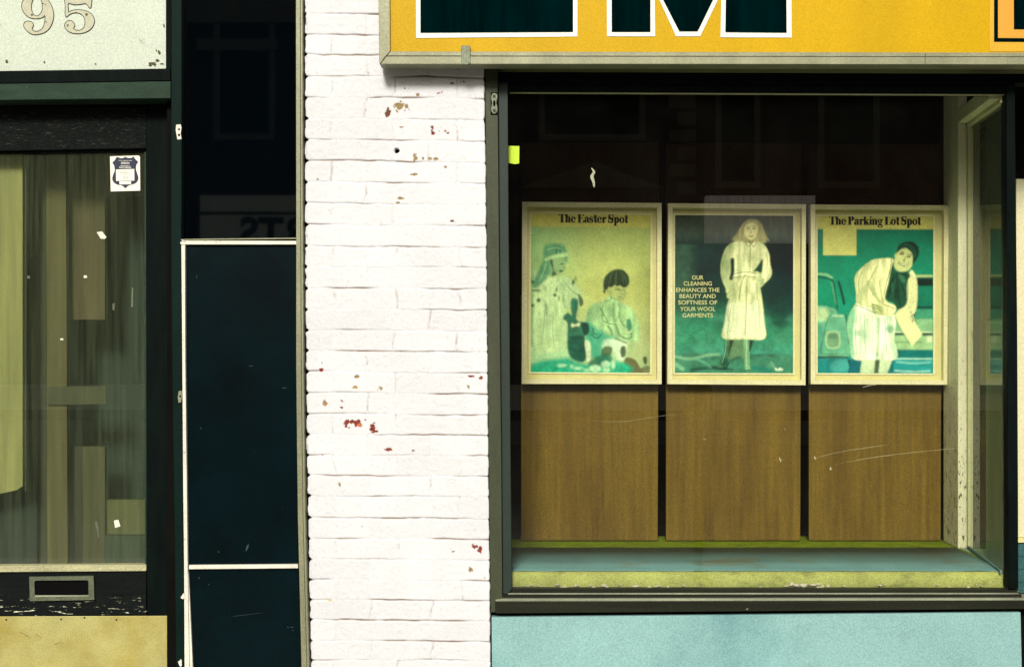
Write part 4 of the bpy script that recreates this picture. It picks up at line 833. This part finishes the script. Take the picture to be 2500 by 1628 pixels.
for p_, c_, w_ in [([(130, 1290), (250, 1310), (380, 1280), (500, 1270)], (150, 200, 150), 9), ([(260, 1400), (400, 1380), (560, 1385)], (18, 60, 48), 12), ([(380, 1350), (440, 1380), (520, 1390), (600, 1395)], (12, 50, 40), 9),
                  ([(570, 1330), (620, 1300), (660, 1290)], (34, 70, 50), 9), ([(730, 1280), (860, 1275)], (20, 60, 50), 6), ([(900, 1330), (940, 1390), (1000, 1400)], (150, 190, 140), 5), ([(870, 1275), (930, 1285)], (20, 44, 36), 7),
                  ([(740, 1380), (830, 1390), (900, 1410)], (20, 120, 100), 16), ([(130, 1350), (200, 1400)], (140, 196, 150), 16), ([(300, 1310), (370, 1340), (420, 1380)], (110, 190, 146), 9), ([(420, 1310), (480, 1290)], (30, 80, 60), 6)]:
    a.line(p_, w_, c_, .75, 6)
a.poly([(595, 1140), (690, 1140), (680, 1290), (640, 1285), (560, 1300)], (112, 134, 84), .7, 6)
a.poly([(535, 1140), (600, 1140), (570, 1240), (560, 1330), (540, 1370), (480, 1385), (475, 1340), (520, 1290)], (70, 120, 84), .95, 4, var=.4)
a.poly([(568, 1145), (600, 1145), (575, 1230), (558, 1290)], (50, 54, 30), .9, 3); a.ell(525, 1335, 34, 36, (22, 88, 66), .9, 5)
a.poly([(683, 1140), (752, 1140), (725, 1270), (728, 1350), (735, 1392), (695, 1400), (684, 1300)], (126, 176, 122), .95, 4, var=.3); a.poly([(728, 1145), (757, 1145), (740, 1230), (722, 1250)], (10, 40, 34), .9, 3)
COAT = (208, 214, 142)
a.poly([(590, 372), (660, 350), (730, 345), (800, 360), (850, 395), (885, 470), (890, 540), (905, 610), (885, 660), (850, 690), (830, 715), (812, 740), (830, 850), (842, 1000), (850, 1140), (700, 1146), (512, 1140), (525, 1030), (545, 900), (570, 780), (540, 772), (535, 735), (510, 680), (495, 600), (505, 500), (540, 410)], COAT, 1, 3, var=.05)
a.form([(590, 372), (660, 350), (730, 345), (800, 360), (850, 395), (885, 470), (890, 540), (905, 610), (885, 660), (850, 690), (830, 715), (812, 740), (830, 850), (842, 1000), (850, 1140), (700, 1146), (512, 1140), (525, 1030), (545, 900), (570, 780), (540, 772), (535, 735), (510, 680), (495, 600), (505, 500), (540, 410)], (216, 222, 160), (126, 150, 92), .5, 3, 20, seed=21)
a.poly([(560, 860), (700, 850), (815, 860), (835, 1120), (700, 1130), (525, 1125), (545, 960)], (232, 240, 196), .5, 10, var=.02)
a.poly([(574, 505), (602, 500), (604, 590), (592, 665), (562, 665), (576, 600)], (6, 46, 38), 1, 2); a.poly([(830, 500), (832, 560), (822, 612), (785, 600), (758, 602), (798, 545)], (20, 70, 48), 1, 2)
a.line([(730, 380), (732, 500), (725, 620), (700, 800), (690, 1000), (690, 1140)], 2.5, (140, 150, 90), .7); a.line([(600, 640), (700, 620), (800, 640)], 5, (236, 240, 190), .8); a.line([(600, 660), (700, 650), (810, 665)], 3, (130, 140, 84), .6)
for p_ in [[(655, 600), (630, 700), (640, 760)], [(590, 640), (585, 760)], [(745, 780), (745, 860), (720, 850)], [(600, 870), (590, 1000), (570, 1100)], [(780, 600), (760, 680)], [(620, 470), (640, 560)], [(650, 720), (640, 870)], [(800, 760), (815, 1000)]]: a.line(p_, 4, (140, 152, 88), .55, 4)
a.poly([(545, 780), (570, 778), (565, 815), (545, 815)], (190, 200, 130), .9, 3); a.poly([(830, 660), (850, 665), (835, 715), (815, 700)], (150, 170, 110), .8, 3)
a.poly([(690, 200), (740, 178), (800, 195), (835, 250), (845, 300), (862, 350), (830, 380), (800, 362), (720, 375), (640, 355), (585, 350), (620, 300), (650, 255)], (178, 178, 110), .95, 5, var=.35)
a.poly([(682, 250), (700, 218), (745, 205), (785, 225), (792, 275), (775, 325), (740, 350), (705, 330), (685, 290)], (222, 220, 148), 1, 4, var=.08)
for x, y, r1, r2 in [(712, 262, 10, 3.5), (762, 264, 10, 3.5), (738, 322, 14, 4), (736, 296, 5, 3)]: a.ell(x, y, r1, r2, (130, 116, 66), .8, 2)
a.line([(725, 350), (735, 372), (750, 350)], 4, (90, 90, 50), .8)
for k in range(60):
    t_ = random.uniform(0, 1); sd_ = random.choice((-1, 1)); wv_ = random.uniform(-10, 10)
    a.line([(740+sd_*random.uniform(5, 40), 190+14*t_), (738+sd_*(62+22*t_), 235+10*t_+wv_), (740+sd_*(64+50*t_)+wv_, 300), (742+sd_*(72+68*t_)-wv_, 345+22*t_+wv_)], 2.2, random.choice([(216, 214, 150), (150, 146, 88), (96, 92, 54), (200, 196, 130)]), .6, 1)
for p_ in [[(700, 200), (655, 280), (620, 350)], [(790, 200), (830, 280), (850, 360)], [(680, 230), (665, 310), (655, 350)], [(800, 240), (815, 310), (810, 350)]]: a.line(p_, 4, (112, 108, 60), .6, 3)
a.poly([(935, 1375), (955, 1390), (970, 1375), (1000, 1395), (940, 1400)], (210, 226, 190), .9, 1)
a.melt()
DK = (84, 70, 40); MD = (140, 146, 86)
a.ell(738, 268, 42, 58, (226, 222, 152), .55, 10)
for p_, w_, c_, o_ in [([(702, 256), (714, 252), (726, 257)], 3, DK, .85), ([(752, 257), (764, 252), (776, 257)], 3, DK, .85), ([(700, 242), (714, 238), (728, 243)], 2, DK, .5), ([(750, 243), (764, 238), (778, 243)], 2, DK, .5), ([(738, 262), (734, 288), (744, 290)], 2, MD, .9), ([(720, 312), (738, 318), (756, 312)], 4, (150, 90, 60), .7),
        ([(718, 350), (738, 378), (758, 350)], 3, DK, .7), ([(690, 360), (715, 400), (732, 382)], 3, MD, .8), ([(785, 362), (760, 402), (738, 382)], 3, MD, .8), ([(733, 385), (731, 600)], 2, MD, .8), ([(598, 622), (700, 606), (806, 622)], 2.5, MD, .9), ([(598, 648), (700, 640), (806, 650)], 2.5, MD, .9), ([(690, 628), (660, 700), (640, 840)], 4, MD, .7),
        ([(705, 660), (700, 900), (692, 1138)], 2.4, MD, .8), ([(515, 700), (545, 765)], 2.4, MD, .8), ([(600, 700), (590, 820), (560, 1000), (545, 1130)], 3, MD, .45), ([(780, 700), (800, 900), (815, 1130)], 3, MD, .45), ([(542, 440), (525, 520), (520, 600)], 3, MD, .5), ([(860, 450), (870, 520), (862, 590)], 3, MD, .5),
        ([(540, 1150), (530, 1260), (500, 1350)], 3, (160, 190, 130), .6), ([(705, 1150), (700, 1280), (705, 1380)], 4, (176, 206, 150), .7), ([(480, 1386), (540, 1376), (560, 1340)], 4, (10, 40, 34), .8), ([(690, 1402), (736, 1396)], 4, (10, 40, 34), .8)]: a.line(p_, w_, c_, o_, 1)
t2 = poster([(1630, 497.6), (1965, 500), (1964, 939.5), (1628, 937)], [(1641, 509), (1955, 511), (1954, 928), (1640, 926)], [(1648, 525.5), (1936.5, 527), (1936, 911), (1647.5, 910)],
       'cream framed poster of a woman in a long pale coat with white slogan', a)
cap = [('OUR', 308, 668, 92), ('CLEANING', 308, 716, 228), ('ENHANCES THE', 308, 767, 350), ('BEAUTY AND', 308, 817, 292), ('SOFTNESS OF', 308, 868, 314), ('YOUR WOOL', 308, 920, 284), ('GARMENTS', 308, 971, 246)]
text('caption', [(t, 1610+x/3.297, 480+y/3.297, w_/3.297, 33/3.297) for t, x, y, w_ in cap], .7664, mat('caption_ink', A(222, 222, 150, .8), .6, .05, .05), t2, .012)
# --- poster 3: woman in a pale jacket leaning by a car
a = Art(118, 160, 1050, 1422)
a.grad([(160, (206, 200, 110)), (262, (206, 202, 112)), (264, (10, 124, 92)), (600, (16, 136, 98)), (900, (24, 150, 112)), (1422, (40, 150, 130))])
a.poly([(118, 262), (162, 262), (162, 380), (118, 400)], (70, 120, 96), .6, 8, sm=False)
a.mottle(.14, 18, 33)
a.poly([(163, 262), (430, 262), (430, 472), (163, 472)], (204, 204, 114), 1, 0, sm=False, var=.06)
a.poly([(860, 640), (1050, 640), (1050, 1422), (700, 1422), (730, 1000)], (20, 112, 86), .8, 5, sm=False)
for y0, y1, c_ in [(628, 652, (180, 200, 130)), (652, 664, (10, 60, 48)), (664, 718, (4, 30, 26)), (718, 880, (12, 120, 88)), (880, 900, (10, 66, 52)), (905, 985, (70, 150, 110)), (985, 1080, (140, 186, 130)), (1080, 1098, (190, 214, 160)), (1098, 1114, (10, 44, 36)), (1114, 1235, (160, 196, 134)), (1235, 1300, (14, 120, 108)), (1300, 1312, (180, 226, 190)), (1312, 1422, (40, 150, 140))]:
    a.poly([(730, y0), (1050, y0), (1050, y1), (730, y1)], c_, .95, 3, sm=False, var=.2)
a.poly([(1000, 1118), (1040, 1118), (1040, 1170), (1000, 1170)], (214, 226, 170), .9, 2, sm=False)
a.line([(740, 1172), (990, 1172)], 3, (60, 110, 84), .8); a.line([(740, 1400), (900, 1408), (1045, 1400)], 5, (200, 230, 200), .7); a.line([(760, 1330), (900, 1340), (1045, 1330)], 8, (150, 210, 180), .6)
a.line([(925, 1118), (1045, 1118)], 4, (40, 80, 60), .5)
a.poly([(118, 640), (180, 640), (235, 670), (275, 880), (280, 920), (118, 900)], (12, 140, 100), 1, 3, var=.15)
a.line([(118, 622), (190, 630), (240, 660)], 9, (150, 200, 140), .8); a.line([(118, 648), (200, 660), (245, 690), (262, 800), (282, 915)], 6, (18, 56, 44), .9); a.line([(232, 690), (250, 780), (272, 880)], 3, (150, 196, 140), .7)
a.line([(288, 688), (312, 770), (335, 880)], 9, (6, 44, 36), .95); a.line([(118, 888), (200, 900), (262, 912)], 5, (190, 220, 160), .9)
a.poly([(118, 905), (262, 912), (280, 945), (340, 960), (360, 1100), (375, 1280), (118, 1290)], (110, 176, 132), .95, 4, var=.25)
a.poly([(118, 905), (200, 908), (195, 990), (118, 1000)], (196, 212, 150), .7, 10); a.poly([(118, 1050), (160, 1045), (160, 1280), (118, 1280)], (70, 150, 120), .6, 10)
a.line([(225, 950), (190, 1020), (165, 1140), (152, 1260), (300, 1268)], 3, (30, 84, 64), .8); a.line([(240, 960), (335, 962)], 5, (210, 228, 170), .8); a.line([(345, 960), (365, 1080), (378, 1200)], 7, (24, 80, 60), .8)
a.poly([(205, 1090), (278, 1090), (295, 1130), (290, 1210), (215, 1218), (188, 1180), (190, 1120)], (118, 158, 112), .9, 3); a.line([(205, 1090), (278, 1090), (295, 1130), (290, 1210), (215, 1218), (188, 1180), (192, 1120), (205, 1090)], 4, (206, 226, 160), .8)
a.poly([(210, 1110), (272, 1108), (275, 1140), (205, 1145)], (80, 126, 92), .7, 5)
a.poly([(118, 1300), (378, 1300), (380, 1422), (118, 1422)], (30, 134, 122), .95, 4, sm=False, var=.3); a.line([(118, 1296), (250, 1292), (375, 1298)], 7, (34, 44, 28), .9); a.poly([(240, 1330), (370, 1310), (368, 1400), (240, 1410)], (96, 190, 170), .6, 12)
a.line([(370, 1320), (385, 1370), (372, 1420)], 10, (8, 60, 62), .9)
a.poly([(385, 1310), (740, 1300), (720, 1422), (370, 1422)], (16, 110, 112), .9, 4, sm=False)
JK = (210, 214, 138)
a.poly([(475, 1310), (585, 1310), (575, 1422), (460, 1422)], (206, 226, 170), .95, 4, sm=False); a.poly([(620, 1310), (700, 1305), (720, 1320), (680, 1422), (608, 1422)], (206, 226, 170), .95, 4, sm=False)
a.poly([(585, 1315), (618, 1312), (605, 1422), (575, 1422)], (90, 100, 56), .9, 4, sm=False)
a.poly([(440, 850), (520, 870), (640, 900), (740, 960), (745, 1050), (735, 1150), (758, 1300), (600, 1312), (412, 1310), (385, 1200), (360, 1060), (375, 960)], (220, 230, 160), 1, 4, var=.03)
a.form([(440, 850), (520, 870), (640, 900), (740, 960), (745, 1050), (735, 1150), (758, 1300), (600, 1312), (412, 1310), (385, 1200), (360, 1060), (375, 960)], (234, 242, 196), (130, 190, 140), .55, 3, 18, seed=31)
a.poly([(368, 960), (420, 935), (405, 1100), (412, 1295), (388, 1200), (362, 1060)], (110, 190, 136), .7, 5); a.ell(700, 1065, 36, 34, (60, 150, 110), .7, 10); a.line([(610, 980), (612, 1150), (595, 1300)], 8, (120, 160, 110), .6, 4)
a.ell(440, 1100, 26, 30, (70, 170, 120), .5, 8); a.line([(465, 960), (460, 1120), (470, 1300)], 5, (150, 190, 130), .6, 4)
a.poly([(545, 520), (600, 503), (720, 500), (720, 560), (690, 700), (665, 830), (745, 880), (740, 930), (700, 960), (600, 940), (560, 900), (520, 890), (440, 860), (432, 780), (420, 650), (470, 580)], JK, 1, 3, var=.03)
a.form([(545, 520), (600, 503), (720, 500), (720, 560), (690, 700), (665, 830), (745, 880), (740, 930), (700, 960), (600, 940), (560, 900), (520, 890), (440, 860), (432, 780), (420, 650), (470, 580)], (222, 224, 158), (126, 152, 92), .42, 3, 16, seed=41)
a.line([(600, 560), (545, 660), (525, 710), (570, 780), (630, 860)], 4, (96, 116, 66), .8, 2); a.line([(615, 680), (635, 800), (645, 860)], 4, (120, 130, 76), .7); a.poly([(525, 700), (550, 690), (620, 830), (600, 850)], (160, 180, 112), .7, 5)
a.poly([(870, 590), (915, 650), (925, 780), (920, 850), (905, 930), (850, 960), (780, 900), (835, 860), (840, 700)], (220, 224, 158), 1, 3, var=.05)
a.poly([(555, 870), (600, 860), (650, 900), (640, 950), (590, 950), (562, 920)], (190, 202, 130), .9, 3); a.line([(560, 860), (570, 920), (590, 945)], 4, (60, 90, 56), .7); a.line([(600, 880), (630, 930), (640, 960)], 3, (90, 110, 66), .7)
a.poly([(735, 955), (790, 890), (880, 930), (905, 1010), (965, 1110), (880, 1205), (800, 1080)], (222, 226, 158), 1, 3, sm=False, var=.06); a.line([(740, 965), (800, 1090), (875, 1205)], 5, (90, 140, 100), .6)
for k in range(12): a.ell(random.uniform(865, 915), random.uniform(930, 1010), 4, 9, (70, 90, 54), .7, 2, random.uniform(-1, 1))
a.poly([(730, 520), (745, 600), (830, 600), (866, 640), (835, 690), (838, 830), (820, 880), (770, 905), (730, 850), (663, 820), (690, 690), (705, 600)], (30, 86, 58), 1, 3, var=.35)
for p_ in [[(760, 640), (750, 740), (745, 830)], [(790, 640), (800, 720), (830, 800)], [(760, 620), (720, 680), (700, 700)], [(800, 620), (850, 640)], [(775, 650), (765, 800), (790, 880)], [(730, 620), (700, 760), (690, 820)]]: a.line(p_, 5, (8, 30, 20), .85, 2)
a.poly([(770, 640), (800, 630), (830, 680), (800, 690)], (70, 130, 90), .7, 4); a.line([(720, 700), (725, 780)], 6, (80, 140, 100), .5, 3)
a.poly([(740, 500), (745, 460), (800, 415), (850, 425), (885, 470), (880, 550), (850, 590), (820, 602), (770, 600), (735, 560)], (198, 206, 132), 1, 3, var=.08)
a.poly([(760, 430), (775, 390), (830, 362), (890, 368), (930, 410), (932, 470), (905, 520), (885, 540), (886, 470), (860, 430), (820, 408), (770, 440), (750, 470)], (8, 46, 34), 1, 2, var=.5)
for k in range(26):
    t_ = random.uniform(0, 1); a.line([(775+20*t_, 425-30*t_), (835+10*t_, 375+22*t_), (905-20*t_, 420+30*t_), (912-18*t_, 500)], 2, random.choice([(30, 96, 70), (2, 26, 20), (50, 110, 80)]), .5, 1)
for k in range(10): a.ell(random.uniform(765, 930), random.uniform(370, 400)+random.uniform(0, 90)*(k % 2), 8, 8, (8, 46, 34), .6, 3)
for x, y, r1, r2, an in [(798, 464, 12, 4, .2), (852, 488, 11, 4, .3), (818, 515, 5, 7, .2), (798, 546, 24, 7, .3)]: a.ell(x, y, r1, r2, (104, 108, 62), .75, 2, an)
a.line([(782, 448), (805, 448)], 2.5, (90, 90, 54), .6); a.line([(842, 470), (866, 476)], 2.5, (90, 90, 54), .6)
a.ell(800, 550, 16, 3.5, (220, 224, 170), .9, 1, .3)
a.line([(775, 520), (785, 540)], 3, (110, 120, 70), .6); a.line([(858, 530), (840, 560)], 3, (110, 120, 70), .6)
a.melt()
DK = (40, 56, 34); MD = (124, 138, 82)
for p_, w_, c_, o_ in [([(786, 462), (800, 457), (813, 464)], 3.4, DK, .95), ([(840, 484), (853, 481), (866, 490)], 3.4, DK, .95), ([(784, 446), (802, 442), (816, 450)], 2.4, DK, .7), ([(842, 466), (858, 466), (872, 476)], 2.4, DK, .7), ([(826, 484), (812, 516), (822, 524)], 2.4, MD, .95), ([(774, 532), (794, 552), (824, 560)], 3.6, DK, .85), ([(778, 538), (796, 549), (818, 554)], 2, (236, 238, 190), .9), ([(765, 520), (770, 545)], 2, MD, .7), ([(840, 545), (834, 570)], 2, MD, .7),
        ([(715, 505), (700, 600), (672, 700), (650, 800)], 3, DK, .6), ([(840, 640), (848, 760), (835, 860)], 3, DK, .5), ([(560, 872), (600, 880), (640, 905)], 2.6, DK, .6), ([(570, 895), (608, 905), (636, 930)], 2.4, DK, .5), ([(586, 925), (615, 935)], 2.2, DK, .5), ([(640, 862), (700, 885), (745, 905)], 3, MD, .8),
        ([(430, 960), (425, 1120), (432, 1295)], 3, (110, 170, 120), .7), ([(500, 950), (498, 1120), (510, 1300)], 3, (130, 180, 130), .6), ([(560, 960), (562, 1130), (570, 1300)], 3, (130, 180, 130), .6), ([(660, 980), (668, 1120), (680, 1300)], 3, (120, 170, 120), .7), ([(415, 870), (500, 900), (600, 950)], 3, MD, .7), ([(480, 600), (450, 680), (455, 780)], 3, MD, .6), ([(875, 960), (890, 985), (880, 1010)], 3, DK, .7), ([(895, 950), (905, 975)], 2.6, DK, .7)]: a.line(p_, w_, c_, o_, 1)
a.type('The Parking Lot Spot', 212, 228, 72, (8, 5, 3), 738)
a.mottle(.08, 12, 34)
poster([(1976.7, 500.6), (2312, 502.7), (2309, 938.6), (1976.7, 937)], [(1988, 512), (2301, 514), (2299.5, 928), (1988, 926.5)], [(1996, 528.5), (2278.5, 529), (2278, 911.5), (1996, 910.5)],
       'cream framed poster of a laughing woman beside a car, headed The Parking Lot Spot', a)

# ------------------------------------------------------------ below and right of the window
o = MB().px([(1200, 1506), (1850, 1500), (2492, 1494), (2495, 1628), (2497, 1760), (1202, 1760)], .012, .10).mk('bulkhead_panel', M['turq'], None, .002)
tag(o, 'pale turquoise panel under the shop window sill', 'panel')
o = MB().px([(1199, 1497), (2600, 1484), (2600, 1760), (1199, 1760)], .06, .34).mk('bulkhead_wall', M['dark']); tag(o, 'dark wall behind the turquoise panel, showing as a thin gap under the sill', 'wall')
rr = thing('entry_recess', (2.4, D+1.2, .14), 'shadowy shop entrance recess at the right edge with pale wall panels', 'entrance')
mb = MB().box(x2374+.052, 3.5, D+1.15, D+1.2, .14, 2.99); mb.mk('back_wall', mat('recess_wall', A(44, 62, 44, .6), .7, .2, .2, 5), rr)
mb = MB().box(x2374+.10, 3.5, D+1.12, D+1.149, .14, 1.5); mb.mk('dado', M['palegreen'], rr)
mb = MB().box(xf+.03, 3.5, D+.02, D+1.2, 2.62, 2.639); mb.mk('ceiling', M['dark'], rr)
cz0 = P(0, 1319, .5)[2]; cz1 = P(0, 437, .5)[2]
cp = thing('cream_pillar', (X(2560, .5), D+.5, .14), 'cream painted wall strip over teal tiles at the far right edge', 'wall')
o = mb = MB().box(X(2481, .5), X(2640, .5), D+.5, D+.56, cz0+.012, cz1); mb.mk('cream_panel', M['cream'], cp, .002)
MB().box(X(2481, .5), X(2640, .5), D+.492, D+.56, cz0-.006, cz0+.0115).mk('moulding', M['mount'], cp)
mb = MB()
for k in range(7): mb.box(X(2479, .5), X(2640, .5), D+.5, D+.53, cz0-.012-.047*(k+1)+.002, cz0-.012-.047*k)
mb.mk('tile_course', M['teal'], cp); MB().box(X(2479, .5), X(2640, .5), D+.503, D+.56, cz0-.36, cz0-.0065).mk('grout', M['grout'], cp)
MB().box(X(2479, .5), X(2640, .5), D+.503, D+.56, .14, cz0-.361).mk('base', M['teal'], cp)
MB().box(X(2479, .5), X(2640, .5), D+.508, D+.56, cz1+.001, 2.61).mk('head_panel', M['dark'], cp)  # near-black sheet, shade of the recess above the cream put into its colour
